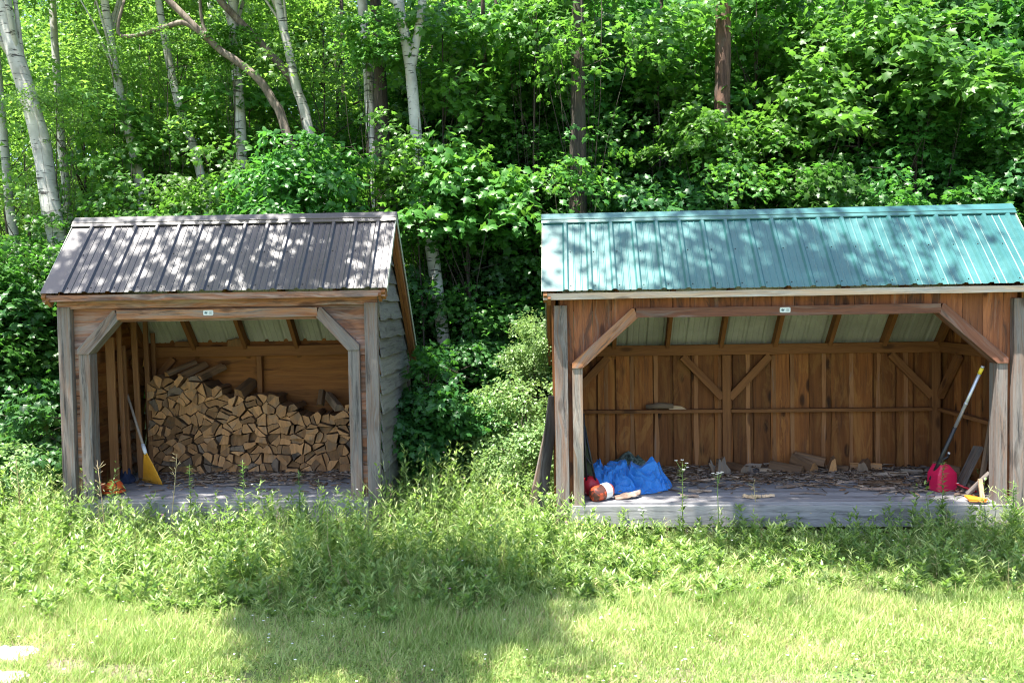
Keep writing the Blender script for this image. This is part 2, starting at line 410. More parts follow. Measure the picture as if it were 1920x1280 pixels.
T_STAR = (np.array([(.3, 0, .04), (0, 0, 0), (.1, .42, -.06), (.42, .2, 0), (1, 0, -.12), (.42, -.2, 0), (.1, -.42, -.06)]),
          np.array([(0, 1, 2), (0, 2, 3), (0, 3, 4), (0, 4, 5), (0, 5, 6), (0, 6, 1)]))

# ------------------------------------------------------------------ the sheds
RIB = .2286
D = 1.83
EH, EV, RH, RV, BH, BV = 2.057, -.198, 2.825, .526, 1.321, 1.976
SF = math.atan2(RH-EH, RV-EV)
def roof_z(v):  # height of the underside of the sheet
    return (EH + (v-EV) * (RH-EH)/(RV-EV) if v < RV else RH - (v-RV) * (RH-BH)/(BV-RV)) - .012
def sheet(u0, u1, a, b, mats, name, parent, first=.0):
    """corrugated sheet from a=(v,w) to b=(v,w); ribs every RIB"""
    a = Vector((0, *a)); b = Vector((0, *b)); sl_ = (b-a).normalized(); nrm = Vector((1, 0, 0)).cross(sl_)
    if nrm.z < 0: nrm = -nrm
    us = [(u0, 0)]; k = 0; u = u0 + first
    while u < u1 - .02:
        for d, h in ((-.030, 0), (-.013, .019), (.013, .019), (.030, 0)):
            if u0 < u + d < u1: us.append((u+d, h))
        for m in (RIB*.36, RIB*.64):
            for d, h in ((-.010, 0), (-.004, .004), (.004, .004), (.010, 0)):
                if u0 < u + m + d < u1: us.append((u+m+d, h))
        u += RIB
    us.append((u1, 0))
    mb = MB(); n = len(us); ns = 6
    for lay, off in ((0, .0), (1, -.003)):
        vs = []
        for i in range(ns+1):
            q = a.lerp(b, i/ns)
            for x, h in us:
                wv = .0015 * mnoise.noise((x*3, i*.9, 7))
                vs.append(q + Vector((x, 0, 0)) + nrm * (h + off + wv))
        fs = []
        for i in range(ns):
            for j in range(n-1):
                f = (i*n+j, i*n+j+1, (i+1)*n+j+1, (i+1)*n+j); fs.append(f if lay == 0 else f[::-1])
        mb.add(vs, fs, None, .5, lay)
    sm = mb; u = u0 + first
    while u < u1 - .02:
        for t in (.06, .5, .93):
            for du in (.045,):
                if u + du < u1:
                    q = a.lerp(b, t) + Vector((u+du, 0, 0)); sm.lathe([(.006, -.001), (.006, .004), (.003, .006)], q, nrm, 6, mi=2)
        u += RIB
    return mb.build(name, mats + [M['screw']], parent)

def live_boards_vertical(mb, u0, u1, v, topf, w0, width, inner, t=.02, wob=.008, rnd=(0, 1)):
    u = u0
    while u < u1 - .02:
        w_ = min(width * random.uniform(.85, 1.15), u1-u)
        mb.plank((u + w_/2, v, w0), (u + w_/2, v, topf), (1, 0, 0), w_ - .004, t, 10, wob, rnd=random.uniform(*rnd)); u += w_

def shed(name, label, loc, yaw, W, ovl, ovr, roofmat, vertical, brace, inmat):
    S = thing(name, label, 'shed', loc, -yaw)
    # floor: boards run along u, boards inside one mesh
    mb = MB(); v = -.0
    for i in range(13):
        wd = .1335; a = (i + .5) * .1405 + .003
        if a + .07 > D: break
        mb.plank((.02, a, -.019), (W-.02, a, -.019), (0, 1, 0), wd, .036, 8, .001, wobt=.003)
    mb.build('floor', M['floor'], S, .003)
    mb = MB(); mb.plank((.0, -.014, -.128), (W, -.014, -.128), (0, 0, 1), .21, .045, 16, .003, rnd=.6)
    mb.build('floor_beam', M['floor_beam'], S, .006)
    for u in np.linspace(.3, W-.3, 5):
        mb = MB(); mb.box((u, D/2, -.13), (.09, D-.1, .18), 1); mb.build('floor_joist', M['floor_beam'], S)
    mb = MB(); mb.box((W/2, D-.03, -.13), (W-.04, .04, .18), 0); mb.build('floor_joist', M['floor_beam'], S)
    for u in np.linspace(.15, W-.15, 4):
        for v in (.12, D-.15):
            mb = MB(); mb.box((u, v, -.33), (.2, .2, .21), 0); mb.build('foundation_block', M['stone'], S)
    # corner posts, jambs: grow from the ground side of the beam
    pw = .128; bot = -.28
    for u0, mm in ((0, 'post'), (W - pw, 'post')):
        mb = MB(); mb.plank((u0 + pw/2, -.005, bot), (u0 + pw/2, -.005, 1.92), (1, 0, 0), pw, .075, 14, .0015, rnd=.55)
        mb.build('corner_post', M[mm], S, .005)
    j0, jw = (.17, .10) if vertical else (.185, .115)
    bt = 1.31 if vertical else 1.455
    btop = .60 if vertical else .385
    for s_ in (0, 1):
        uc = j0 + jw/2 if s_ == 0 else W - j0 - jw/2
        mb = MB(); mb.plank((uc, .055, bot if vertical else bot), (uc, .055, bt), (1, 0, 0), jw, .15, 12, .0015, rnd=.6)
        mb.build('jamb_post', M['post_warm'] if (vertical and s_ == 0) else M['post'], S, .005)
    # brace, as a slanted beam cut vertically/horizontally at its ends
    hz0, hz1 = 1.79, 1.882
    for s_ in (0, 1):
        sg = 1 if s_ == 0 else -1; ub = j0 if s_ == 0 else W - j0
        pts = [(ub, bt - .0), (ub + sg*jw, bt - .0), (ub + sg*(btop + .035), hz0 - .0), (ub + sg*(btop + .0), hz1), (ub + sg*(btop - .02), hz1), (ub, bt + .055)]
        pl = [Vector((a, -.035, b)) for a, b in pts]
        if s_: pl = pl[::-1]
        mb = MB(); mb.prism(pl, (0, .15, 0), (sg*(btop - jw/2), 0, hz1-bt), rnd=.6)
        mb.build('brace', M['beam_orange'] if (vertical and s_ == 0) else (M['post'] if not vertical else M['beam_red']), S, .004)
    # header beam between brace tops
    mb = MB(); e = btop + .018
    mb.plank((ub - 0 if False else j0 + e, .035, (hz0+hz1)/2), (W - j0 - e, .035, (hz0+hz1)/2), (0, 0, 1), hz1-hz0, .146, 16, .002, rnd=.5)
    hd = mb.build('header_beam', M['beam_red'] if vertical else M['beam_orange'], S, .004)
    # nameplate on the header
    un = brace; mb = MB(); z0 = hz0 + (.028 if vertical else .03)
    cs = [(-.05, .008), (-.042, 0), (.042, 0), (.05, .008), (.05, .042), (.042, .05), (-.042, .05), (-.05, .042)]
    mb.prism([(un + a, -.0385, z0 + b) for a, b in cs], (0, -.004, 0))
    pn = mb.build('nameplate', M['plate'], S)
    mb = MB()
    em = [(-.038, .026), (-.032, .016), (-.018, .013), (-.010, .020), (-.006, .034), (-.016, .031), (-.022, .037), (-.030, .033)]
    mb.prism([(un + a, -.0428, z0 + b) for a, b in em], (0, -.001, 0))
    for q in range(4): mb.box((un + .023, -.0432, z0 + .014 + q*.0075), (.026 - .004*(q % 2), .001, .0028), 0)
    for q in (-.04, .04): mb.box((un + q, -.0432, z0 + .045), (.004, .001, .004), 0)
    mb.build('emblem', M['plate_ink'], pn)
    # front siding, behind the trim
    mb = MB(); vf = .035
    if vertical:
        u = .07
        edges = [.07, .235, .415, .60, .80]
        def seg(a, b):
            # bottom follows the brace
            m = (a+b)/2; m2 = m if m < W/2 else W - m
            zb = hz1 - .05
            if m2 < j0 + .02: zb = -.02
            zL = (lambda q: (lambda d: bt + .03 + (d - j0)/(btop) * (hz1-bt) if d > j0 else bt)(q if q < W/2 else W-q))
            if m2 < j0 + btop:
                pl = [(a, vf, min(zL(a), hz1-.02)), (b, vf, min(zL(b), hz1-.02)), (b, vf, 1.985), (a, vf, 1.985)]
            else: pl = [(a, vf, hz1-.05), (b, vf, hz1-.05), (b, vf, 1.985), (a, vf, 1.985)]
            mb.prism(pl, (0, .02, 0), (0, 0, 1))
        xs = [.06, .19, .375, .56, .77]; x = .77
        while x < W - .77 - .1: x += random.uniform(.15, .22); xs.append(min(x, W-.77))
        if xs[-1] < W - .78: xs.append(W - .77)
        xs += [W-.56, W-.375, W-.19, W-.06]
        for a, b in zip(xs[:-1], xs[1:]):
            if b - a > .03: seg(a + .002, b - .002)
        for s_ in (0, 1):
            a, b = (.10, j0 + .03) if s_ == 0 else (W - j0 - .03, W - .10)
            mb.prism([(a, vf - .004, -.05), (b, vf - .004, -.05), (b, vf - .004, 1.34), (a, vf - .004, 1.34)], (0, .02, 0), (0, 0, 1))
        mb.build('front_siding', M['siding_front'], S)
    else:
        rows = [(1.44, 1.60), (1.602, 1.765), (1.767, 1.90), (1.902, 1.99)]
        for i, (a, b) in enumerate(rows):
            zl = lambda z: j0 + max(0, (z - bt)/(hz1 - bt)) * btop + .03
            if b < 1.95 and i < 2:
                mb.prism([(.09, vf - i*.001, a), (zl(a), vf - i*.001, a), (zl(b), vf - i*.001, b), (.09, vf - i*.001, b)], (0, .02, 0), (1, 0, 0))
                mb.prism([(W - .09, vf - i*.001, a), (W - .09, vf - i*.001, b), (W - zl(b), vf - i*.001, b), (W - zl(a), vf - i*.001, a)], (0, .02, 0), (1, 0, 0))
            elif i == 2:
                mb.plank((.09, .04, (a+b)/2), (W - .09, .04, (a+b)/2), (0, 0, 1), b-a, .02, 20, .002)
            else: mb.plank((.0, -.012, (a+b)/2), (W, -.012, (a+b)/2), (0, 0, 1), b-a, .03, 20, .003, rnd=.75)
        z = -.05
        while z < 1.43:
            for a, b in ((.09, j0 + .04), (W - j0 - .04, W - .09)):
                mb.plank((a, .04, z + .09), (b, .04, z + .09), (0, 0, 1), .176, .02)
            z += .182
        mb.build('front_siding', M['siding_front_h'], S)
    # fascia board under the metal
    mb = MB(); mb.plank((-ovl + .01, EV + .030, EH - .052), (W + ovr - .012, EV + .030, EH - .052), (0, 0, 1), .062, .022, 24, .002, rnd=.6)
    mb.build('fascia_board', M['fascia'] if vertical else M['siding_front_h'], S, .003)
    # soffit behind it
    mb = MB(); mb.plank((-ovl + .02, EV + .12, EH - .072), (W + ovr - .02, EV + .12, EH - .072), (0, 1, 0), .16, .016, rnd=.3)
    mb.build('soffit_board', M['frame_in'], S)
    # front top plate + back plate
    mb = MB(); mb.box((W/2, .10, 1.925), (W - .1, .09, .13), 0); mb.build('wall_plate', M['frame_in'], S)
    zp = 1.385
    mb = MB(); mb.plank((.05, D-.075, zp), (W-.05, D-.075, zp), (0, 0, 1), .12, .09, 18, .002, rnd=.55); mb.build('wall_plate', M['frame_in'], S, .004)
    for uu in (.045, W-.045):
        mb = MB(); mb.plank((uu, .15, zp), (uu, D-.125, zp), (0, 0, 1), .118, .05, rnd=.4); mb.build('side_plate', M['frame_in'], S, .004)
    # back posts, braces, girt
    ups = [.10, 1.50 if not vertical else 1.915 + .0, W - .10] if vertical else [.10, 1.43, W-.10]
    if vertical: ups[1] = 1.96
    for i, u in enumerate(ups):
        ww = .095 if vertical else (.06 if i == 1 else .09)
        mb = MB(); mb.plank((u, D-.075, 0), (u, D-.075, zp - .062), (1, 0, 0), ww, .085, 6, .001, rnd=.5); mb.build('back_post', M['frame_in'], S, .004)
    def bb(a, b, side):
        mb = MB(); mb.plank(a, b, side, .085, .06, rnd=.6); mb.build('knee_brace', M['frame_in'], S, .003)
    yb = D-.08; bl = .50 if vertical else .3
    for u, sides in ((ups[0], (1,)), (ups[1], (-1, 1)), (ups[2], (-1,))):
        if not vertical and u == ups[1]: continue
        for sgn in sides: bb((u + sgn*.04, yb, zp - .06 - bl), (u + sgn*bl, yb, zp - .075), (sgn*1, 0, -1))
    for uu in (.06, W-.06): bb((uu, D - .12, zp - .06 - bl), (uu, D - .12 - bl*.95, zp - .075), (0, 1, 1))
    if vertical:
        mb = MB(); segs = [.05, ups[1] - .05, ups[1] + .05, W-.15]
        mb.plank((segs[0], D-.085, .675), (segs[1], D-.085, .675), (0, 1, 0), .09, .038, rnd=.6)
        mb.plank((segs[2], D-.085, .675), (segs[3], D-.085, .675), (0, 1, 0), .09, .038, rnd=.5)
        mb.build('girt', M['frame_in'], S, .003)
        for uu in (.06, W-.06):
            mb = MB(); mb.plank((uu, .12, .675), (uu, D-.14, .675), (1, 0, 0), .08, .038, rnd=.5); mb.build('girt', M['frame_in'], S, .003)
    # back wall
    mb = MB()
    if vertical:
        mb.box((W/2, D + .012, .66), (W-.02, .012, 1.54), 2, rnd=.1)
        u = .02
        while u < W - .05:
            wd = random.uniform(.20, .26)
            mb.plank((u + wd/2, D - .010, -.10), (u + wd/2, D - .010, 1.42), (1, 0, 0), min(wd, W-u) - random.choice((.006, .008, .035)), .02, 14, .006); u += wd
        # light live-edge battens
        for q in range(13):
            uu = .3 + (W-.5)*(q + random.uniform(-.25, .25))/12.5; mb.plank((uu, D - .023, -.05), (uu + random.uniform(-.01, .01), D - .023, 1.33), (1, 0, 0), .045, .007, 12, .008, rnd=random.uniform(.5, 1), mi=1)
    else:
        z = -.1
        i = 0
        while z < 1.42:
            wd = .205; mb.plank((0.01, D - .006 - .012*(i % 2), z + wd/2), (W-.01, D - .006 - .012*(i % 2), z + wd/2), (0, 0, 1), wd + .02, .014, 40, .010, rnd=random.uniform(.2, 1)); z += wd; i += 1
    mb.build('back_wall', [M[inmat], M['stud']], S)
    # side walls, clipped under the roof
    def vmin(z): return max(.03, EV + (z + .03 - EH) * (RV-EV)/(RH-EH)) if z > 1.2 else .03
    def vmax(z): return min(D, RV + (RH - z - .03) * (BV-RV)/(RH-BH))
    for s_ in (0, 1):
        mb = MB()
        if vertical:
            v = .05
            while v < D - .02:
                wd = min(random.uniform(.13, .24), D-v); uu = .010 if s_ == 0 else W - .010
                h = [roof_z(v) - .02, roof_z(v + wd) - .02]
                for k, dd in ((0, 0), (1, .018)):
                    u_ = uu + (-dd if s_ == 0 else dd)
                    sh = .0 if k == 0 else wd/2
                    a, b = v + sh + .004, min(v + sh + wd - .004, D + .01)
                    if b - a < .02: continue
                    pl = [(u_, a, -.1), (u_, b, -.1), (u_, b, roof_z(b) - .02)]
                    if a < RV < b: pl.append((u_, RV, RH - .04))
                    pl.append((u_, a, roof_z(a) - .02))
                    mb.prism(pl, (-.016 if s_ == 0 else .016, 0, 0), (0, 0, 1))
                v += wd
            mb.build('side_wall', M['inside'], S)
        else:
            z = -.12; i = 0; sg = -1 if s_ == 0 else 1; uu = 0.0 if s_ == 0 else W
            while z < RH - .1:
                wd = .187; top = min(z + wd + .02, RH - .05)
                a0, b0 = vmin(z), vmax(z); a1, b1 = vmin(top), vmax(top)
                if z > BH - .1: b0 = min(b0, D)
                if b0 - a0 < .05: break
                ns = 12; o = Vector((random.uniform(0, 50), random.uniform(0, 50), 0)); vs = []; gs = []; k1 = random.uniform(0, 90)
                for q in range(ns+1):
                    t = q/ns
                    vb = a0 + (b0-a0)*t; vt = a1 + (b1-a1)*t
                    wb = .009 * mnoise.noise((vb*2.6 + k1, 0, 0)) * 2
                    out = .034 + .010 * mnoise.noise((vb*2 + k1, 3, 0))
                    for (vv, zz, uo) in ((vb, z + wb, out), (vt, top, .004), (vt, top, -.010), (vb, z + wb, out - .016)):
                        vs.append((uu + sg*uo, vv, zz)); gs.append(o + Vector((vv, zz - z, uo)))
                fs = [(0, 1, 2, 3), tuple(ns*4 + x for x in (3, 2, 1, 0))]
                for q in range(ns):
                    for e_ in range(4): fs.append((q*4+e_, q*4+(e_+1) % 4, q*4+4+(e_+1) % 4, q*4+4+e_))
                mb.add(vs, fs, gs); z += wd; i += 1
            mb.build('side_wall', M['siding_out'] if s_ else M['inside'], S)
            if s_:
                c = MB(); c.plank((W + .028, D + .012, -.28), (W + .028, D + .012, 1.25), (0, 1, 0), .07, .03, rnd=.5); c.build('corner_board', M['post'], S)
    # rafters
    n = 7 if vertical else 5
    for i in range(n + 1):
        u = .05 + (W - .1) * i / n
        if vertical: u = .06 + (W-.12)*i/n
        up = Vector((0, 0, 1))
        for a, b in (((.02, roof_z(.02) - .10), (RV - .012, roof_z(RV) - .115)), ((RV + .012, roof_z(RV) - .115), (D + .04, roof_z(D + .04) - .10))):
            mb = MB(); mb.plank((u, *a), (u, *b), (0, a[1]-b[1] if False else 1, 1 if a[0] < RV - .1 and b[0] < RV + .1 else -1), .10 if False else .045, .10, rnd=random.uniform(.3, .8))
            # the plank's thickness (.10) is normal to the slope, its width .045 should run along u
            mb = MB(); mb.plank((u, *a), (u, *b), (1, 0, 0), .045, .115, rnd=random.uniform(.3, .8))
            mb.build('rafter', M['frame_in'], S)
    # purlins under the sheet
    for v in (RV - .08, RV + .1, ):
        pass
    # roof sheets
    RP = sheet(-ovl, W + ovr, (EV, EH), (RV, RH), [roofmat, M['roof_under']], 'roof_panel', S, RIB if vertical else RIB*.9)
    RB = sheet(-ovl, W + ovr, (BV, BH), (RV, RH), [roofmat, M['roof_under']], 'roof_panel', S, RIB if vertical else RIB*.9)
    # ridge cap: two strips with hem
    mb = MB()
    for sgn, sl_, ns_ in ((-1, Vector((0, EV-RV, EH-RH)).normalized(), 0), (1, Vector((0, BV-RV, BH-RH)).normalized(), 0)):
        nrm = Vector((1, 0, 0)).cross(sl_); nrm = nrm if nrm.z > 0 else -nrm
        prof = [(0, .040), (.05, .030), (.055, .034), (.075, .034), (.080, .027), (.118, .024), (.122, .012)]
        A = Vector((0, RV, RH + .012))
        vs = []; n_ = 12
        for i in range(n_+1):
            u = -ovl - .012 + (W + ovl + ovr + .024) * i/n_
            for d, h in prof:
                wv = .002 * mnoise.noise((u*1.3, d*3, 2))
                vs.append(A + sl_*d + nrm*(h + wv - .012 + (.0 if d else 0)) + Vector((u, 0, 0)))
        m_ = len(prof)
        for i in range((n_+1)): vs[i*m_] = Vector((vs[i*m_].x, RV, RH + .032))
        fs = [(i*m_+j, i*m_+j+1, (i+1)*m_+j+1, (i+1)*m_+j) for i in range(n_) for j in range(m_-1)]
        mb.add(vs, fs, None, .5, 0, False)
    rc = mb.build('ridge_cap', roofmat, S); sd_ = rc.modifiers.new('thick', 'SOLIDIFY'); sd_.thickness = .0015
    # rake boards and pale trim on both gables
    for s_ in (0, 1):
        uu = -ovl + .030 if s_ == 0 else W + ovr - .030
        ut = -ovl - .004 if s_ == 0 else W + ovr + .004
        mb = MB(); mt = MB(); ml = MB()
        for a, b in (((EV + .03, EH), (RV, RH)), ((RV, RH), (BV, BH))):
            va, vb = Vector((uu, a[0], a[1] - .075)), Vector((uu, b[0], b[1] - .075))
            if b[0] == RV: vb = Vector((uu, RV - .002, RH - .082))
            else: va = Vector((uu, RV + .002, RH - .082))
            mb.plank(va, vb, (0, 1, 1) if b[0] == RV else (0, -1, 1), .10, .036, 8, .001, rnd=.7)
            iu = uu + (.036 if s_ == 0 else -.036)
            ml.plank((iu, va.y, va.z - .028), (iu, vb.y, vb.z - .028), (0, 1, 1) if b[0] == RV else (0, -1, 1), .09, .03, 8, .001, rnd=.3)
            if b[0] != RV or True:
                mt.plank((ut, a[0] if b[0] == RV else RV + .003, (a[1] - .02) if b[0] == RV else RH - .02), (ut, b[0] - (.003 if b[0] == RV else 0), b[1] - .02), (0, 1, 1) if b[0] == RV else (0, -1, 1), .055, .004)
        mb.build('rake_board', M['frame_in'], S); ml.build('rake_liner', M['frame_in'], S); mt.build('rake_trim', M['rake_trim'], S)
    return S

RLOC = (.4092, 8.3973, FLOOR_R); RYAW = .0606; RW = 4.4172
LLOC = (-4.468, 8.5753, FLOOR_L); LYAW = .0226; LW = 3.1587
SR = shed('open_shed', 'wide open-front wooden shed with a green metal roof, at right', RLOC, RYAW, RW, .107, .12, M['roof_green'], True, 2.19, 'inside')
SL = shed('firewood_shed', 'narrower open-front wooden shed with dark metal roof holding stacked firewood, at left', LLOC, LYAW, LW, .073, .12, M['roof_dark'], False, 1.50, 'inside_warm')
MR = Matrix.Translation(RLOC) @ Matrix.Rotation(-RYAW, 4, 'Z'); ML = Matrix.Translation(LLOC) @ Matrix.Rotation(-LYAW, 4, 'Z')
def rp(u, v, w=0): return MR @ Vector((u, v, w))
def lp(u, v, w=0): return ML @ Vector((u, v, w))

# slats standing along the left wall of the firewood shed (parts of the shed)
for (u, v, w0, w1, wd, lean) in ((.17, .62, 0, 1.60, .085, .02), (.17, .86, 0, 1.95, .05, .0), (.155, .96, 0, 1.50, .075, .0), (.20, 1.17, 0, 2.05, .06, -.01), (.24, 1.36, 0, 1.90, .05, .0), (.22, 1.60, .0, 1.62, .045, 0)):
    mb = MB(); mb.plank((u + .03, v, w0), (u + lean, v, w1), (1, .15, 0), wd, .04, 8, .002); mb.build('stud', M['stud'], SL, .003)

# ------------------------------------------------------------------ firewood
def clip(poly, p, n):
    out = []
    for i in range(len(poly)):
        a, b = poly[i], poly[(i+1) % len(poly)]
        da = (a[0]-p[0])*n[0] + (a[1]-p[1])*n[1]; db = (b[0]-p[0])*n[0] + (b[1]-p[1])*n[1]
        if da <= 0: out.append(a)
        if da * db < 0: t = da/(da-db); out.append((a[0] + (b[0]-a[0])*t, a[1] + (b[1]-a[1])*t))
    return out
def area(p): return abs(sum(p[i][0]*p[(i+1) % len(p)][1] - p[(i+1) % len(p)][0]*p[i][1] for i in range(len(p))))/2
PX = [283, 330, 375, 400, 440, 485, 510, 530, 560, 600, 640, 662]; PY = [702, 706, 704, 722, 738, 732, 742, 757, 764, 772, 766, 758]
def pile_top(u):
    best = None
    q = at(0, 0, 1)
    # map u to pixel column at the pile face
    wpt = lp(u, 1.40, .8); 
    inv = CM.inverted() @ wpt; px = 960 + F * inv.x / -inv.z
    y = np.interp(px, PX, PY)
    d = ray(px, y); Y = wpt.y; z = (Vector((0, 0, CAMZ)) + d*(Y/d.y)).z
    return z - LLOC[2]
random.seed(21)
seeds = []; uA, uB = .27, LW - .10; cell = .142; r_ = 0; z = .06
while z < 1.5:
    u = uA + (cell/2 if r_ % 2 else 0) + .02
    while u < uB + .05:
        seeds.append((u + random.uniform(-.042, .042), z + random.uniform(-.034, .034))); u += cell * random.uniform(.8, 1.2)
    z += cell * .78; r_ += 1
cells = []
for i, s0 in enumerate(seeds):
    if s0[1] > pile_top(s0[0]) - .03: continue
    poly = [(s0[0]-.2, s0[1]-.2), (s0[0]+.2, s0[1]-.2), (s0[0]+.2, s0[1]+.2), (s0[0]-.2, s0[1]+.2)]
    for j, s1 in enumerate(seeds):
        dx, dz = s1[0]-s0[0], s1[1]-s0[1]
        if i == j or dx*dx + dz*dz > .16: continue
        poly = clip(poly, ((s0[0]+s1[0])/2, (s0[1]+s1[1])/2), (dx, dz))
        if len(poly) < 3: break
    poly = clip(poly, (0, .004), (0, -1)); poly = clip(poly, (uA - .02, 0), (-1, 0)); poly = clip(poly, (uB, 0), (1, 0))
    if len(poly) < 3 or area(poly) < .002: continue
    if area(poly) > .0125 and random.random() < .9 or random.random() < .30:
        a = random.uniform(0, math.pi); cx = sum(p[0] for p in poly)/len(poly); cz = sum(p[1] for p in poly)/len(poly)
        nn = (math.cos(a), math.sin(a)); c0 = (cx + random.uniform(-.012, .012), cz + random.uniform(-.012, .012))
        h1, h2 = clip(poly, c0, nn), clip(poly, c0, (-nn[0], -nn[1])); cells += [h for h in (h1, h2) if len(h) >= 3 and area(h) > .0012]
    else: cells.append(poly)
def simplify(poly, tol=.03):
    """drop short edges and round a little, so ends read as split wedges"""
    p = list(poly)
    while len(p) > 3:
        ls = [math.dist(p[i], p[(i+1) % len(p)]) for i in range(len(p))]; k = min(range(len(p)), key=lambda i: ls[i])
        if ls[k] > tol: break
        m = ((p[k][0]+p[(k+1) % len(p)][0])/2, (p[k][1]+p[(k+1) % len(p)][1])/2); j = (k+1) % len(p)
        p[k] = m; p.pop(j)
    return p
def log_mesh(poly, length, name, mats, jit=.006, arc=True):
    n0 = len(poly); cx = sum(p[0] for p in poly)/n0; cz = sum(p[1] for p in poly)/n0
    # orientation
    A = sum(poly[i][0]*poly[(i+1) % n0][1] - poly[(i+1) % n0][0]*poly[i][1] for i in range(n0))
    if A < 0: poly = poly[::-1]
    pts = []; k = random.randrange(n0) if arc else -1
    for i in range(n0):
        a, b = poly[i], poly[(i+1) % n0]; pts.append(a)
        if i == k:
            ex, ez = b[0]-a[0], b[1]-a[1]; l = math.hypot(ex, ez)
            for t in (.25, .5, .75):
                bl = .13 * l * math.sin(math.pi*t); pts.append((a[0] + ex*t + ez/l*bl*.7, a[1] + ez*t - ex/l*bl*.7))
        else: pts.append(((a[0]+b[0])/2 + random.uniform(-jit, jit)*.8, (a[1]+b[1])/2 + random.uniform(-jit, jit)*.8))
    # shrink by a fixed gap
    out = []
    for x, z in pts:
        d = math.hypot(x-cx, z-cz) or 1; s_ = max(.3, (d - random.uniform(.002, .008))/d); out.append((cx + (x-cx)*s_, cz + (z-cz)*s_))
    mb = MB(); n = len(out); o = Vector((random.uniform(0, 50), random.uniform(0, 50), random.uniform(0, 50)))
    sx = random.uniform(-.03, .03); sz = random.uniform(-.01, .01); vs = []; gs = []; ns = 4
    for i in range(ns+1):
        t = i/ns; sc_ = 1 - .05*t
        ch = .0 if 0 < i < ns else 0
        for x, z in out:
            vs.append((((x-cx)*sc_ + sx*t + random.uniform(-.002, .002)), t*length + (x-cx)*random.uniform(-.02, .02) + (sx*(x-cx)*3 if i == 0 else 0), ((z-cz)*sc_ + sz*t)))
            gs.append(o + Vector((t*length, x, z)))
    rn = random.random()
    mb.add(vs, [tuple(range(n))], [o + Vector(((z-cz)*3, x-cx, 0)) for x, z in out] * (ns+1), rn, 0)
    mb.add(vs, [(i*n+j, (i+1)*n+j, (i+1)*n+(j+1) % n, i*n+(j+1) % n) for i in range(ns) for j in range(n)] + [tuple(ns*n + j for j in range(n))[::-1]], gs, rn, 1)
    ob = mb.build(name, mats)
    return ob, (cx, cz)
GROUP_LOGS = 'split firewood stacked in the dark-roofed shed'
for poly in cells:
    poly = simplify(poly)
    if area(poly) < .001: continue
    grey = random.random() < .05
    o, (cx, cz) = log_mesh(poly, random.uniform(.38, .44), 'firewood_log', [M['log_grey' if grey else 'log_end'], M['log_grey' if grey else 'log_side']])
    top = cz > pile_top(cx) - .14
    dv = random.uniform(-.05, .04)
    o.location = lp(cx, 1.36 + dv, cz); o.rotation_euler = (random.uniform(-.02, .02), 0, -LYAW + random.uniform(-.06, .06))
    if top and not grey: lab = 'pale split firewood log lying on the top course of the stack'
    elif top: lab = 'grey weathered firewood log on the top course of the stack'
    elif grey: lab = 'grey weathered split log wedged inside the firewood stack'
    else: lab = 'split log showing its pale sawn end within the firewood stack'
    tag(o, lab, 'firewood log', GROUP_LOGS)
# loose ones on top of the stack, skewed so their sides show
for i, (px, py, rz, rx, s_, lab) in enumerate(((338, 706, -.42, .30, .10, 'long split log lying skewed at the upper left of the stack'), (372, 709, -.45, .28, .11, 'thick split log slanting back beside the wall brace'),
        (447, 738, -.2, .25, .15, 'round-backed log on the hump in the middle of the stack'), (600, 760, .1, 1.0, .10, 'short chunk standing on end on the lower right of the stack'),
        (637, 765, .5, .3, .12, 'crooked log on the right end of the stack'), (312, 702, -.6, .3, .085, 'dark bark-covered log at the upper left corner of the stack'))):
    poly = [(0, 0), (s_, .0), (s_*.8, s_*.6), (s_*.2, s_*.75)]
    grey = i == 4
    o, _ = log_mesh(poly, .40 if i != 3 else .2, 'firewood_log', [M['log_grey' if grey else 'log_end'], M['log_grey' if grey else 'log_side']])
    p = at(px, py, lp(1, 1.40).y); o.location = p; o.rotation_euler = (rx, 0, rz); tag(o, lab, 'firewood log', GROUP_LOGS)
# more firewood lying behind the slats, along the left wall
for i in range(14):
    s_ = random.uniform(.10, .16); poly = [(0, 0), (s_, 0), (s_*.6, s_*.8)]
    o, _ = log_mesh(poly, .11, 'firewood_log', [M['log_grey'], M['log_side']])
    col_ = i % 3; o.location = lp(.075, 1.0 + col_*.14, .06 + (i//3)*.13); o.rotation_euler = (0, 0, 0)
    tag(o, 'dark split log piled behind the upright slats by the left wall', 'firewood log', 'dark logs behind the slats')

# pieces lying loose: wedge chunks
def chunk(px, py, z, size, rot, name, label, cat, mats, group=None, Y=None, shape=None, flat=1):
    sx, sy, sz = size
    poly = shape or [(-.5, 0), (.5, 0), (.42, .55), (.1, 1), (-.35, .8)]
    poly = [(a*sx, b*sz*flat) for a, b in poly]
    o, _ = log_mesh(poly, sy, name, mats, jit=.01)
    me = o.data; o.rotation_euler = rot
    o.location = at(px, py, Y) if Y else onz(px, py, z)
    bpy.context.view_layer.update()
    if not Y:
        zs = [(o.matrix_world @ v.co).z for v in me.vertices]; o.location.z += z + .002 - min(zs)
    return tag(o, label, cat, group)
LS, LE, LG = M['log_side'], M['log_end'], M['log_grey']
random.seed(5)
YB = rp(2, 1.45).y
JAG = [(-.5, 0), (.45, 0), (.5, .35), (.2, .62), (.12, 1), (-.12, .72), (-.3, .86), (-.42, .5)]
SLAB = [(-.5, 0), (.5, 0), (.46, .5), (.2, .9), (-.2, 1), (-.48, .4)]
chunk(1357, 893, FLOOR_R, (.17, .035, .23), (-.35, .12, .25), 'wood_chunk', 'upright jagged slab of split wood near the middle of the green-roofed shed', 'wood piece', [M['chip'], LS], shape=JAG)
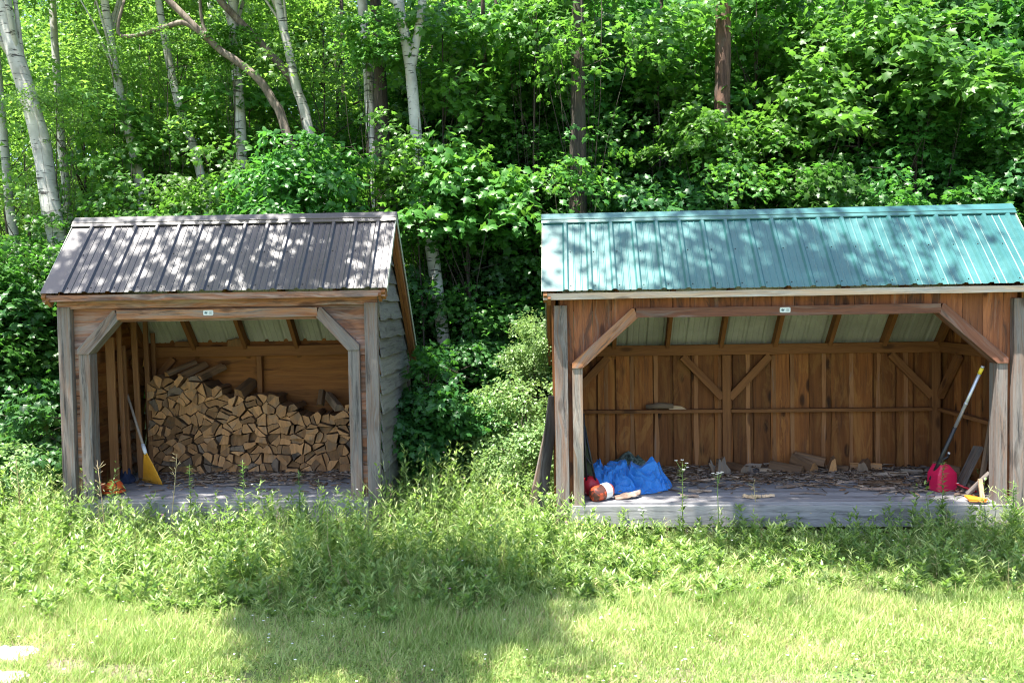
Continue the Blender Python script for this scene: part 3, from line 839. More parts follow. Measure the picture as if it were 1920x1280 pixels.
chunk(1337, 892, FLOOR_R, (.08, .03, .19), (-.3, -.35, .1), 'wood_chunk', 'narrow splinter standing left of the jagged slab', 'wood piece', [M['chip'], LS], shape=JAG)
chunk(1400, 888, FLOOR_R, (.22, .30, .09), (.0, .05, .5), 'wood_chunk', 'flat pale split piece right of the jagged slab', 'wood piece', [M['chip'], LS], shape=SLAB)
GS = 'split pieces heaped by the back wall of the green-roofed shed'
for px, py, sz, rot, lab in ((1505, 890, (.13, .36, .10), (.12, .1, 1.0), 'leftmost split piece of the small heap by the back wall'), (1527, 889, (.14, .3, .13), (.25, -.2, .5), 'brown wedge in the middle of the small heap'),
        (1547, 881, (.15, .34, .13), (.2, .35, 1.15), 'topmost split piece of the small heap'), (1563, 889, (.08, .12, .19), (.1, .15, -.3), 'narrow upright piece at right of the small heap')):
    chunk(px, py, FLOOR_R, sz, rot, 'firewood_log', lab, 'firewood log', [LE, LS], GS)
chunk(1592, 887, FLOOR_R, (.11, .24, .08), (0, .2, 1.0), 'wood_chunk', 'dull brown lump of wood between the heap and the grey block', 'wood piece', [LS, LS])
chunk(1618, 888, FLOOR_R, (.13, .28, .13), (0, 0, -.55), 'firewood_log', 'grey split block beside a long pale log', 'firewood log', [LG, LS])
chunk(1653, 882, FLOOR_R, (.09, .34, .085), (0, 0, 1.35), 'firewood_log', 'long pale log lying along the back wall', 'firewood log', [LE, LE])
chunk(1700, 892, FLOOR_R, (.09, .32, .045), (0, 0, 1.7), 'wood_chunk', 'yellow flat offcut in front of the pale log', 'wood piece', [LE, M['chip']], shape=SLAB)
chunk(1283, 881, FLOOR_R, (.10, .22, .04), (0, .1, 1.2), 'wood_chunk', 'small pale slab behind the white-flowered stalk', 'wood piece', [M['chip'], LS], shape=SLAB)
chunk(1660, 912, FLOOR_R, (.12, .26, .04), (0, .0, .9), 'wood_chunk', 'brown slab lying left of the black pole foot', 'wood piece', [LS, LS], shape=SLAB)
chunk(1690, 908, FLOOR_R, (.12, .26, .04), (0, 0, 1.4), 'wood_chunk', 'dark flat slab just behind the black pole foot', 'wood piece', [LS, LS], shape=SLAB)
chunk(1806, 905, FLOOR_R, (.14, .30, .10), (.1, -.3, 1.1), 'wood_chunk', 'split rough slab behind the red gas can', 'wood piece', [LS, LS])
chunk(1800, 892, FLOOR_R + .06, (.12, .26, .09), (.2, .2, 1.0), 'wood_chunk', 'splintered log end against the right wall', 'wood piece', [LE, LS])
for px, py, rz_, lab in ((1462, 886, 1.3, 'left of the small heap, against the back wall'), (1320, 886, .4, 'between the tarpaulin and the narrow standing splinter'), (1730, 890, 1.2, 'behind the black pole'), (1430, 878, .9, 'below the middle post')):
    chunk(px, py, FLOOR_R, (.10, .22, .05), (0, .1, rz_), 'wood_chunk', 'low brown scrap of wood ' + lab, 'wood piece', [LS, M['chip']], shape=SLAB)
# on the girt
gz = FLOOR_R + .695
g1 = MB(); a = at(1211, 760, rp(1, 1.74).y); b = at(1262, 756, rp(1, 1.74).y); g1.tube([Vector((a.x, a.y, gz + .03)), Vector(((a.x+b.x)/2, a.y, gz + .040)), Vector((b.x, b.y, gz + .034))], [.026, .036, .030], 9, lump=.3)
tag(recentre(g1.build('firewood_log', LG)), 'grey knotty log lying on the girt of the green-roofed shed', 'firewood log')
g1 = MB(); a = at(1255, 763, rp(1, 1.72).y); g1.prism([(a.x, a.y, gz), (a.x + .20, a.y, gz), (a.x + .14, a.y, gz + .035), (a.x, a.y, gz + .05)], (0, .05, 0), (1, 0, 0))
tag(recentre(g1.build('wood_chunk', M['plank_pale'])), 'pale wedge lying beside the grey log on the girt', 'wood piece')
# on the plate in the firewood shed
pz = FLOOR_L + 1.447
g1 = MB(); a = at(331, 646, lp(1, 1.73).y); g1.box((a.x + .11, a.y, pz + .033), (.24, .06, .06), 0)
tag(recentre(g1.build('wood_chunk', M['frame_in'], None, .004)), 'brown square offcut lying on the back beam of the firewood shed', 'wood piece')
o, _ = log_mesh([(-.1, 0), (.1, 0), (.09, .08), (0, .10), (-.10, .07)], .11, 'firewood_log', [LE, LE]); a = at(443, 640, lp(1, 1.70).y); o.location = (a.x, a.y - .03, pz + .045)
tag(o, 'short pale log lying on the back beam of the firewood shed', 'firewood log')

# bark and slab strips, individually where the photo shows them
def strip(px, py, ln, wd, rz, mat, label, z=FLOOR_R, curl=.03, lift=.0, cat='wood strip', name='bark_strip', group=None):
    mb = MB(); n = 9; m = 4; vs = []; p = onz(px, py, z); k = random.uniform(0, 99)
    for i in range(n+1):
        t = i/n - .5; ww = wd * (1 - .75*abs(2*t)**2.2) * (1 + .5*mnoise.noise((i*.7 + k, 0, 0)))
        for j in range(m+1):
            s_ = j/m - .5
            vs.append((t*ln, s_*ww + .03*mnoise.noise((i*.4, k, 0)), .012 + curl*(1 - (2*s_)**2)*.5 + lift*(t + .5) + .012*mnoise.noise((i*.5, j*.5, k))))
    nn = len(vs); vs2 = vs + [(a, b_, c - .006) for a, b_, c in vs]; fs = []
    for i in range(n):
        for j in range(m):
            q = (i*(m+1)+j, (i+1)*(m+1)+j, (i+1)*(m+1)+j+1, i*(m+1)+j+1); fs += [q, tuple(nn + x for x in q[::-1])]
    rim = [i*(m+1) for i in range(n+1)] + [n*(m+1)+j for j in range(1, m+1)] + [i*(m+1)+m for i in range(n-1, -1, -1)] + [j for j in range(m-1, 0, -1)]
    for a, b_ in zip(rim, rim[1:] + rim[:1]): fs.append((b_, a, nn + a, nn + b_))
    o_ = Vector((k, k, 0)); mb.add(vs2, fs, [o_ + Vector(v) for v in vs2])
    o = mb.build(name, mat); o.location = p; o.rotation_euler = (0, 0, rz); return tag(o, label, cat, group)
random.seed(9)
strip(1165, 925, .26, .07, .35, M['chip'], 'pale wood slab lying in front of the red bottle', lift=.05)
strip(1178, 934, .30, .12, .40, M['bark'], 'dark rough bark slab at the platform edge before the blue tarp', curl=.06, lift=.03)
strip(1312, 922, .24, .045, -.05, M['chip'], 'pale strip right of the blue tarp')
strip(1410, 934, .18, .04, -.15, M['plank_pale'], 'left of two pale curled chips near the platform edge', curl=.05)
strip(1440, 932, .13, .035, .12, M['plank_pale'], 'right of two pale curled chips near the platform edge', curl=.04)
strip(1478, 914, .30, .05, .25, M['bark'], 'long dark bark strip in the middle of the floor')
strip(1515, 927, .34, .03, -.25, M['bark'], 'thin dark stick lying across the grey boards', curl=.02)
strip(1385, 900, .36, .05, -.08, M['chip'], 'long pale splinter before the jagged slab')
strip(1300, 897, .30, .05, .05, M['chip'], 'light splinter lying behind the white-flowered stalk')
strip(1325, 905, .20, .04, -.6, M['chip'], 'short slanting splinter right of the tarp', lift=.04)
strip(1293, 932, .18, .04, -.4, M['bark'], 'dark curled bark right beside the blue tarp edge')
strip(1650, 920, .38, .05, -.25, M['bark'], 'long bark strip left of the black pole foot', lift=.02)
strip(1700, 922, .30, .05, -.2, M['bark'], 'bark strip under the black pole foot')
strip(1590, 905, .26, .05, .15, M['bark'], 'bark strip in front of the grey split block')
strip(1455, 893, .28, .06, .1, M['chip'], 'broad grey chip left of the small heap')
strip(1350, 912, .16, .03, .5, M['bark'], 'tiny dark bark sliver in the floor centre')
strip(1800, 925, .34, .05, .8, M['bark'], 'dark bark strip in the litter right of the gas can')
strip(1815, 915, .26, .05, 1.3, M['log_grey'], 'grey splinter leaning over the litter by the right wall', lift=.15)
strip(395, 905, .55, .03, .1, M['chip'], 'thin pale lath on the floor before the firewood stack', z=FLOOR_L)
strip(520, 893, .50, .05, .04, M['chip'], 'broad pale lath on the floor right of centre, before the stack', z=FLOOR_L)
strip(440, 912, .40, .04, -.12, M['bark'], 'long bark sliver on the firewood shed floor', z=FLOOR_L)
strip(600, 900, .40, .05, .1, M['bark'], 'bark sliver by the right jamb of the firewood shed', z=FLOOR_L)

# wood litter: nobody could count it
def litter(name, label, fn, n, z, sizes, mats):
    pos = []; 
    while len(pos) < n:
        p = fn()
        if p is not None: pos.append(p)
    pos = np.array([tuple(p) for p in pos]); a = RNG.uniform(0, 2*np.pi, n)
    ax = np.stack([np.cos(a), np.sin(a)*.8, RNG.normal(0, .10, n)], 1); nr = np.stack([RNG.normal(0, .25, n), RNG.normal(0, .25, n), np.ones(n)], 1)
    T = (np.array([(-.5, -.5, 0), (.5, -.35, 0), (.45, .5, 0), (-.4, .4, 0), (-.5, -.5, 1), (.5, -.35, 1), (.45, .5, 1), (-.4, .4, 1)]), np.array([(0, 3, 2, 1), (4, 5, 6, 7), (0, 1, 5, 4), (1, 2, 6, 5), (2, 3, 7, 6), (3, 0, 4, 7)]))
    ln = RNG.uniform(*sizes, n)**1.0; size = np.stack([ln, np.minimum(ln*.35, RNG.uniform(.006, .028, n)), RNG.uniform(.003, .010, n)], 1)
    V, Fs, rn = scatter(T[0], T[1], pos, ax, nr, size, RNG.random(n))
    me = np_mesh(name, V, Fs, rn, mats, np.repeat(RNG.integers(0, len(mats), n), 6))
    at_ = me.attributes.new('gco', 'FLOAT_VECTOR', 'POINT'); at_.data.foreach_set('vector', (V*1.0 + np.repeat(RNG.uniform(0, 30, (n, 3)), 8, 0)).astype('f').ravel())
    o = bpy.data.objects.new(name, me); C.objects.link(o); return tag(o, label, 'wood litter', None, 'stuff')
def litR():
    u = random.uniform(.5, RW - .25); v = random.gauss(1.38, .34)
    v = v - .25 * max(0, mnoise.noise((u*1.3, 3, 0))) + (-.35 if u > RW - 1.3 and random.random() < .6 else 0)
    if not .15 < v < 1.78: return None
    if mnoise.noise((u*2.5, v*3, 1)) < -.25 and random.random() < .75: return None
    return rp(u, v, .006 + max(0, random.gauss(.01, .012)))
def litL():
    u = random.uniform(.32, LW - .32); v = random.gauss(1.15, .3)
    if not .12 < v < 1.45: return None
    return lp(u, v, .006 + max(0, random.gauss(.006, .008)))
litter('wood_litter', 'bark chips and splinters littering the floor of the green-roofed shed', litR, 2900, 0, (.02, .19), [M['bark'], M['chip'], M['log_side']])
litter('wood_litter', 'bark chips scattered over the floor before the firewood stack', litL, 1000, 0, (.015, .15), [M['bark'], M['chip'], M['log_side']])

# ------------------------------------------------------------------ objects in the sheds
# leaf rake
R0 = at(232, 718, lp(0, 1.05).y); R1 = at(271, 843, lp(0, .62).y)
hd = onz(289, 905, FLOOR_L)
dirv = (R1 - R0).normalized()
rk = thing('leaf_rake', 'yellow fan leaf rake leaning with its long handle against slats', 'rake', tuple(hd))
def loc(v): return Vector(v) - hd
mb = MB(); mb.tube([loc(R0), loc(R0.lerp(R1, .5)), loc(R1)], [.0125, .0135, .014], 10); mb.build('handle', M['rope'], rk)
mb = MB(); mb.tube([loc(R1 - dirv*.07), loc(R1), loc(R1 + dirv*.05)], [.019, .021, .017], 12); mb.build('ferrule', M['white'], rk)
mb = MB(); A = loc(R1 + dirv*.03)
BL, BR_ = loc(onz(270, 902, FLOOR_L + .01)), loc(onz(306, 908, FLOOR_L + .01))
for i in range(19):
    t = i/18; e = BL.lerp(BR_, t); s0 = A + (BR_ - BL).normalized()*(t - .5)*.035
    k1 = s0.lerp(e, .45) + Vector((0, -.012, .012)); k2 = s0.lerp(e, .92) + Vector((0, -.02, .012)); dn = e + Vector((0, .01, 0))
    mb.tube([s0, k1, k2, e + Vector((0, -.03, .004)), dn], [.0045, .005, .0045, .0035, .002], 5)
mb.build('tines', M['yellow'], rk)
mb = MB()
def fan(t, f): return (A + (BR_ - BL).normalized()*(t - .5)*.035).lerp(BL.lerp(BR_, t), f) + Vector((0, .004, 0))
vs = []; 
for i in range(11):
    for j in range(6): vs.append(fan(i/10, .02 + .62*j/5) + Vector((0, -.012*math.sin(j/5*math.pi), .0)))
nn = len(vs); fs = [(i*6+j, i*6+j+1, (i+1)*6+j+1, (i+1)*6+j) for i in range(10) for j in range(5)]
mb.add(vs, fs, None, .5)
fo = mb.build('web', M['yellow'], rk); q = fo.modifiers.new('t', 'SOLIDIFY'); q.thickness = .004

# orange work helmet with ear cup
hp = onz(214, 925, FLOOR_L); hm = thing('work_helmet', 'orange safety helmet with ear cups by the left jamb', 'helmet', tuple(hp))
def dome(mb, c, rx, ry, rz, n=20, m=9, full=False, lump=0):
    c = Vector(c); vs = []; a0 = -math.pi/2 if full else 0
    for i in range(m+1):
        th = a0 + (math.pi/2 - a0)*i/m
        for j in range(n):
            a = 2*math.pi*j/n; f = 1 + lump*mnoise.noise((math.cos(a)*2, math.sin(a)*2, th*2 + c.x))
            vs.append(c + Vector((rx*math.cos(th)*math.cos(a)*f, ry*math.cos(th)*math.sin(a)*f, rz*math.sin(th)*f)))
    fs = [(i*n+j, i*n+(j+1) % n, (i+1)*n+(j+1) % n, (i+1)*n+j) for i in range(m) for j in range(n)] + [tuple(range(n))[::-1]]
    mb.add(vs, fs, None, .5, 0, True)
mb = MB(); dome(mb, (0, 0, .03), .095, .12, .12); mb.lathe([(.11, .018), (.118, .024), (.112, .034), (.095, .036)], (0, -.01, 0)); mb.build('shell', M['orange'], hm)
mb = MB()
mb.tube([Vector((.10*math.cos(a), .122*math.sin(a), .052)) for a in np.linspace(0, 2*math.pi, 25)], .004, 6, cap=False); mb.build('strap', M['black'], hm)
for sx, nm in ((-.105, 'ear_cup'), (.02, 'ear_cup')):
    mb = MB(); dome(mb, (sx, -.10 if sx > 0 else -.03, .07 if sx < 0 else .10), .05, .045, .055, full=True)
    c = mb.build(nm, M['orange'], hm)
    mb = MB(); mb.tube([Vector((sx + .052*math.cos(a), (-.10 if sx > 0 else -.03) , (.07 if sx < 0 else .10) + .056*math.sin(a))) for a in np.linspace(0, 2*math.pi, 21)], .005, 6, cap=False); mb.build('cushion_ring', M['black'], c)
bp_ = onz(236, 905, FLOOR_L)
mb = MB(); dome(mb, (0, 0, 0), .085, .07, .12, lump=.5); o = mb.build('cloth_bundle', M['navy']); o.location = bp_; tag(o, 'small dark blue cloth bundle behind the orange helmet', 'cloth')

# blue tarpaulin heap
def heap(name, label, cat, px0, px1, pyb, depth, bumps, mat, nx=150, ny=90, fold=.05, seed=0, z0=FLOOR_R, group=None, rz=0, sharp=1.0):
    a = onz(px0, pyb, z0); b = onz(px1, pyb, z0); wd = b.x - a.x
    vs = []; 
    for j in range(ny+1):
        for i in range(nx+1):
            s_, t = i/nx*2 - 1, j/ny*2 - 1
            # squircle to a lumpy disc
            x = s_*math.sqrt(1 - t*t/2); y = t*math.sqrt(1 - s_*s_/2); r = math.hypot(x, y); an = math.atan2(y, x)
            rr = 1 + .13*mnoise.noise((math.cos(an)*1.8 + seed, math.sin(an)*1.8, seed)) + .05*mnoise.noise((math.cos(an)*6, math.sin(an)*6, seed + 4))
            X, Y = x*rr*wd/2, y*rr*depth/2
            h = 0
            for bx, by, bh, br in bumps: h = max(h, 0) + bh*math.exp(-((X/wd*2 - bx)**2 + ((Y/depth*2 - by)*.8)**2)/br**2)
            w1 = Vector((X*5 + seed, Y*5, 0)); wq = Vector((mnoise.noise(w1), mnoise.noise(w1 + Vector((7, 3, 0))), 0))*.5
            n1 = 1 - abs(mnoise.noise(Vector(((X*.82 + Y*.57)*8.5, (Y*.82 - X*.57)*2.2, seed)) + wq*2.2))*3.4; n2 = 1 - abs(mnoise.noise(Vector((X*9 - Y*4, Y*8, seed + 3)) + wq*2))*2.6; n3 = mnoise.noise(Vector((X*22, Y*22, seed)))
            edge = max(0, 1 - r**5)
            n4 = 1 - abs(mnoise.noise(Vector((X*17 + Y*9, Y*15, seed + 5)) + wq*2))*2.6
            h = (h + fold*(n1*1.0 + n2*.40*sharp + n4*.12*sharp + n3*.04)) * edge**.55 + .004
            # drape over itself at the rim
            k = max(0, h)*.16*mnoise.noise(Vector((X*4, Y*4, seed + 9)))
            vs.append((X + k, Y + k*.5 - (h*.18 if Y < 0 else 0), max(.003, h)))
    n = nx+1; fs = [(j*n+i, j*n+i+1, (j+1)*n+i+1, (j+1)*n+i) for j in range(ny) for i in range(nx)]
    mb = MB(); mb.add(vs, fs, None, .5, 0, True); o = mb.build(name, mat); q = o.modifiers.new('t', 'SOLIDIFY'); q.thickness = .002
    o.location = ((a.x+b.x)/2, a.y + depth/2, z0 + .003); o.rotation_euler = (0, 0, rz); return tag(o, label, cat, group)
heap('tarpaulin', 'crumpled bright blue tarpaulin heaped at left of the green-roofed shed', 'tarp', 1086, 1278, 929, .66,
     [(-.75, .45, .19, .35), (-.35, .0, .12, .45), (.1, .15, .12, .35), (.62, .15, .20, .24), (.35, -.3, .08, .4), (-.7, -.3, .08, .4)], M['tarp'], nx=280, ny=170, fold=.062, seed=3, sharp=1.3)
heap('camouflage_cloth', 'crumpled grey-green camouflage cloth behind the blue tarpaulin', 'cloth', 1145, 1222, 885, .40, [(0, 0, .15, .9)], M['camo'], 80, 50, .035, 12)
# red ball-ended jug and the dirty bottle
p = onz(1108, 930, FLOOR_R); p.y += .05
rj = thing('red_jug', 'round red plastic jug half hidden by the left jamb', 'jug', tuple(p))
mb = MB(); dome(mb, (0, 0, .10), .095, .10, .10, full=True); mb.build('body', M['red'], rj)
mb = MB(); mb.lathe([(.02, 0), (.022, .02), (.02, .03)], (-.03, 0, .195)); mb.build('cap', M['black'], rj)
p = onz(1128, 937, FLOOR_R); bt_ = thing('dirty_bottle', 'scuffed red bottle with a white label lying before the blue tarp', 'bottle', tuple(p), .45)
mb = MB(); prof = [(.0, -.125), (.05, -.122), (.070, -.105), (.076, -.07), (.077, .03), (.075, .09), (.060, .118), (.02, .124), (.0, .124)]
mb.lathe(prof, (0, 0, .078), (1, .15, .12), 28); mb.build('body', M['bottle'], bt_)
mb = MB(); mb.lathe([(.0785, .005), (.0790, .035), (.0785, .085)], (0, 0, .078), (1, .15, .12), 28, cap=False); lb = mb.build('label_band', M['white'], bt_)
mb = MB()
for q, (x, wz) in enumerate(((.03, .012), (.05, .006), (.065, .006))):
    pts = [Vector((x, -.0800*math.cos(a), .078 + .080*math.sin(a))) + Vector((0, .15*x, .12*x)) for a in np.linspace(.35, 1.15, 8)]
    mb.tube(pts, wz*.35, 5)
mb.build('print', M['label_blue'], lb)
p = onz(1101, 937, FLOOR_R); mb = MB(); mb.lathe([(.0, 0), (.035, 0), (.037, .012), (.033, .03), (0, .032)], (0, 0, 0)); o = mb.build('plastic_tub', M['white']); o.location = p; tag(o, 'small white plastic tub beside the left jamb of the green-roofed shed', 'tub')
# folded camp chair behind the left jamb
ch = thing('folded_chair', 'dark folded camp chair leaning behind the left jamb', 'chair', tuple(rp(.30, .35)))
for a, b in (((1094, 775), (1100, 905)), ((1096, 800), (1117, 905)), ((1094, 850), (1108, 870))):
    mb = MB(); Y0 = rp(.3, .28).y; mb.tube([at(*a, Y0 + .05) - ch.location, at(*b, Y0) - ch.location], .011, 8); mb.build('leg', M['black'], ch)
mb = MB(); Y0 = rp(.3, .33).y; vs = [at(1093, 790, Y0) - ch.location, at(1099, 800, Y0) - ch.location, at(1112, 892, Y0) - ch.location, at(1093, 892, Y0) - ch.location]
mb.prism(vs, (0, .02, 0)); mb.build('seat_cloth', M['olive'], ch)

# pole pruner
P0 = onz(1738, 917, FLOOR_R); P2 = at(1843, 686, rp(4.1, .12).y); Pm = at(1791, 794, (P0.y + P2.y)/2)
Pm = P0.lerp(P2, .52)
pr = thing('pole_pruner', 'long black and white pole leaning into the right jamb', 'pole', tuple(P0))
mb = MB(); mb.tube([Vector((0, 0, .0)), Pm - P0], [.021, .019], 14); b_ = mb.build('lower_pole', M['black'], pr)
mb = MB(); mb.lathe([(.026, 0), (.028, .02), (.028, .06), (.024, .07)], (P0.lerp(Pm, .16) - P0), Pm - P0, 12); mb.build('clamp', M['black'], b_)
mb = MB(); mb.tube([Pm - P0, P0.lerp(P2, .94) - P0], .0165, 14); mb.build('upper_pole', M['silver'], pr)
mb = MB(); mb.tube([P0.lerp(P2, .70) - P0, P0.lerp(P2, .715) - P0], .019, 14); mb.build('joint_collar', M['silver'], pr)
mb = MB(); mb.tube([P0.lerp(P2, .94) - P0, P0.lerp(P2, .985) - P0], .0185, 14); mb.build('yellow_band', M['tape'], pr)
mb = MB(); mb.tube([P0.lerp(P2, .985) - P0, P2 - P0], .017, 14); mb.build('end_cap', M['silver'], pr)
mb = MB(); mb.tube([Vector((0, 0, .02)), Vector((-.03, -.03, .0)) + Vector((0, 0, .03)), Vector((-.10, -.05, .03))], [.02, .016, .01], 8); mb.build('head', M['black'], pr)

# gas can
p = onz(1772, 921, FLOOR_R); gc_ = thing('gas_can', 'crimson plastic gas can with black spout beside the pole', 'gas can', tuple(p + Vector((0, .06, 0))), .25)
import bmesh
bm = bmesh.new(); sec = [(0, .112, .085), (.012, .118, .09), (.17, .116, .088), (.185, .110, .085), (.25, .062, .070), (.268, .052, .06)]
rings = []
for z, rx, ry in sec:
    ring = []
    for j in range(32):
        a = 2*math.pi*j/32; ca, sa = math.cos(a), math.sin(a); e = .24
        x = rx*math.copysign(abs(ca)**e, ca); y = ry*math.copysign(abs(sa)**e, sa)
        if z > .2: x -= (z-.2)*.25
        pass
        ring.append(bm.verts.new((x, y, z)))
    rings.append(ring)
for a, b in zip(rings[:-1], rings[1:]):
    for j in range(32): bm.faces.new((a[j], a[(j+1) % 32], b[(j+1) % 32], b[j]))
bm.faces.new(rings[0][::-1]); bm.faces.new(rings[-1])
me = bpy.data.meshes.new('body'); bm.to_mesh(me); bm.free(); me.materials.append(M['gas_red']); o = bpy.data.objects.new('body', me); C.objects.link(o); o.parent = gc_
q = o.modifiers.new('b', 'BEVEL'); q.width = .006; q.segments = 2
for pl in me.polygons: pl.use_smooth = False
mb = MB(); mb.tube([(.07, 0, .19), (.075, 0, .235), (.04, 0, .262), (-.01, 0, .262)], .013, 10); mb.build('handle', M['gas_red'], gc_)
mb = MB(); mb.lathe([(.028, .258), (.030, .262), (.030, .285), (.018, .290)], (-.018, 0, 0)); mb.build('cap', M['black'], gc_)
mb = MB(); mb.tube([(-.018, 0, .285), (.005, -.01, .315), (.045, -.02, .335), (.06, -.02, .365)], [.016, .015, .013, .012], 10); sp = mb.build('spout', M['black'], gc_)
mb = MB(); mb.tube([(.06, -.02, .365), (.065, -.02, .385)], .011, 10); mb.build('tip', M['white'], sp)

# orange shovel blade and sticks at the right front corner
p = onz(1834, 940, FLOOR_R)
mb = MB(); mb.prism([(-.09, -.01, .012), (.06, -.035, .012), (.085, -.01, .012), (-.05, .075, .035), (-.10, .06, .035)], (0, 0, .016)); mb.prism([(-.09, -.012, .004), (.06, -.037, .004), (.062, -.030, .030), (-.09, -.005, .030)], (0, .006, 0))
o = mb.build('plastic_wedge', M['orange_bright']); o.location = p; tag(o, 'flat bright orange plastic blade at the right front corner of the platform', 'tool')
p = onz(1838, 938, FLOOR_R); mb = MB(); mb.plank((.03, .02, .0), (.045, .09, .17), (1, 0, 0), .038, .018); o = mb.build('wood_stake', M['plank_pale']); o.location = p + Vector((0, 0, .02)); tag(o, 'short pale stake standing behind the orange blade', 'stake')
p = onz(1812, 924, FLOOR_R)
rd = thing('hand_saw', 'red-handled tool lying left of the orange blade', 'tool', tuple(p))
mb = MB(); mb.tube([(-.08, .10, .09), (0, .05, .05), (.09, -.02, .015)], .011, 8); mb.build('handle', M['red'], rd)
mb = MB(); mb.plank((-.10, .0, .02), (.06, -.03, .03), (0, 1, 0), .05, .003); mb.build('blade', M['silver'], rd)
mb = MB(); a, b = at(1838, 862, rp(4.2, .75).y), onz(1838, 925, FLOOR_R)
mb.plank(rp(4.05, .55, .0), rp(4.28, .62, .42), (0, 1, 0), .14, .03, 6, .006); tag(recentre(mb.build('leaning_board', M['post'])), 'short broad grey slab leaning on the inner right wall', 'board')
mb = MB(); mb.plank(rp(4.20, .42, .0), rp(4.34, .40, .98), (0, 1, 0), .05, .03, 6, .002); tag(recentre(mb.build('leaning_board', M['log_grey'])), 'tall narrow grey board standing behind the right jamb', 'board')
mb = MB(); mb.plank(rp(4.0, .25, .015), rp(4.17, .16, .24), (0, 1, 0), .06, .02, 4, .002); tag(recentre(mb.build('leaning_board', M['post'])), 'small dark grey board end leaning at the foot of the right jamb', 'board')
# dark boards leaning outside against the left corner
for i, (a, b, wd, lab, m) in enumerate((((1038, 742), (1020, 905), .10, 'black board leaning outside the left corner of the green-roofed shed, wider one', 'black_wood'),
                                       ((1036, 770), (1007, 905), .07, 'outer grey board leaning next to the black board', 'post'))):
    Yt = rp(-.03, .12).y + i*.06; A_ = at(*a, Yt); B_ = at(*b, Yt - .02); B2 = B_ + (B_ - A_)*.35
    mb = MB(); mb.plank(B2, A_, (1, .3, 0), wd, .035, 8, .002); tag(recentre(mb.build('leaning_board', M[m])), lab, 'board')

# ------------------------------------------------------------------ ground
def gz_(x, y): return .035*mnoise.noise((x*.5, y*.5, 0)) + .012*mnoise.noise((x*2.5, y*2.5, 4))
xs = np.concatenate([np.linspace(-150, -13, 18), np.linspace(-12, 12, 90), np.linspace(13, 150, 18)])
ys = np.concatenate([np.linspace(-60, 1, 12), np.linspace(2, 16, 60), np.linspace(17, 260, 26)])
vs = [(x, y, gz_(x, y) if abs(x) < 13 and 1 < y < 17 else 0) for y in ys for x in xs]; n = len(xs)
mb = MB(); mb.add(vs, [(j*n+i, j*n+i+1, (j+1)*n+i+1, (j+1)*n+i) for j in range(len(ys)-1) for i in range(n-1)], None, .5, 0, True)
tag(mb.build('ground', M['ground']), kind='structure')

def inside_shed(x, y, pad=.0):
    q = MR.inverted() @ Vector((x, y, 0)); 
    if -pad < q.x < RW + pad and -.03 - pad < q.y < D + pad: return True
    q = ML.inverted() @ Vector((x, y, 0)); return -pad < q.x < LW + pad and -.03 - pad < q.y < D + pad
def inside_np(x, y, pad):
    r = np.zeros(len(x), bool)
    for (lx, ly, _), yaw, W in ((RLOC, RYAW, RW), (LLOC, LYAW, LW)):
        dx, dy = x - lx, y - ly; c, s_ = math.cos(yaw), math.sin(yaw); u = c*dx - s_*dy; v = s_*dx + c*dy
        r |= (u > -pad) & (u < W + pad) & (v > -.03 - pad) & (v < D + pad)
    return r
def vnoise(x, y, f, seed=0):
    return (np.sin(x*f*1.7 + seed*3.1 + 1.3*np.sin(y*f*1.1 + seed)) + np.sin(y*f*2.1 + seed*1.7 + 1.5*np.sin(x*f*.9 + seed*2)) + np.sin((x+y)*f*1.3 + seed*5))/3

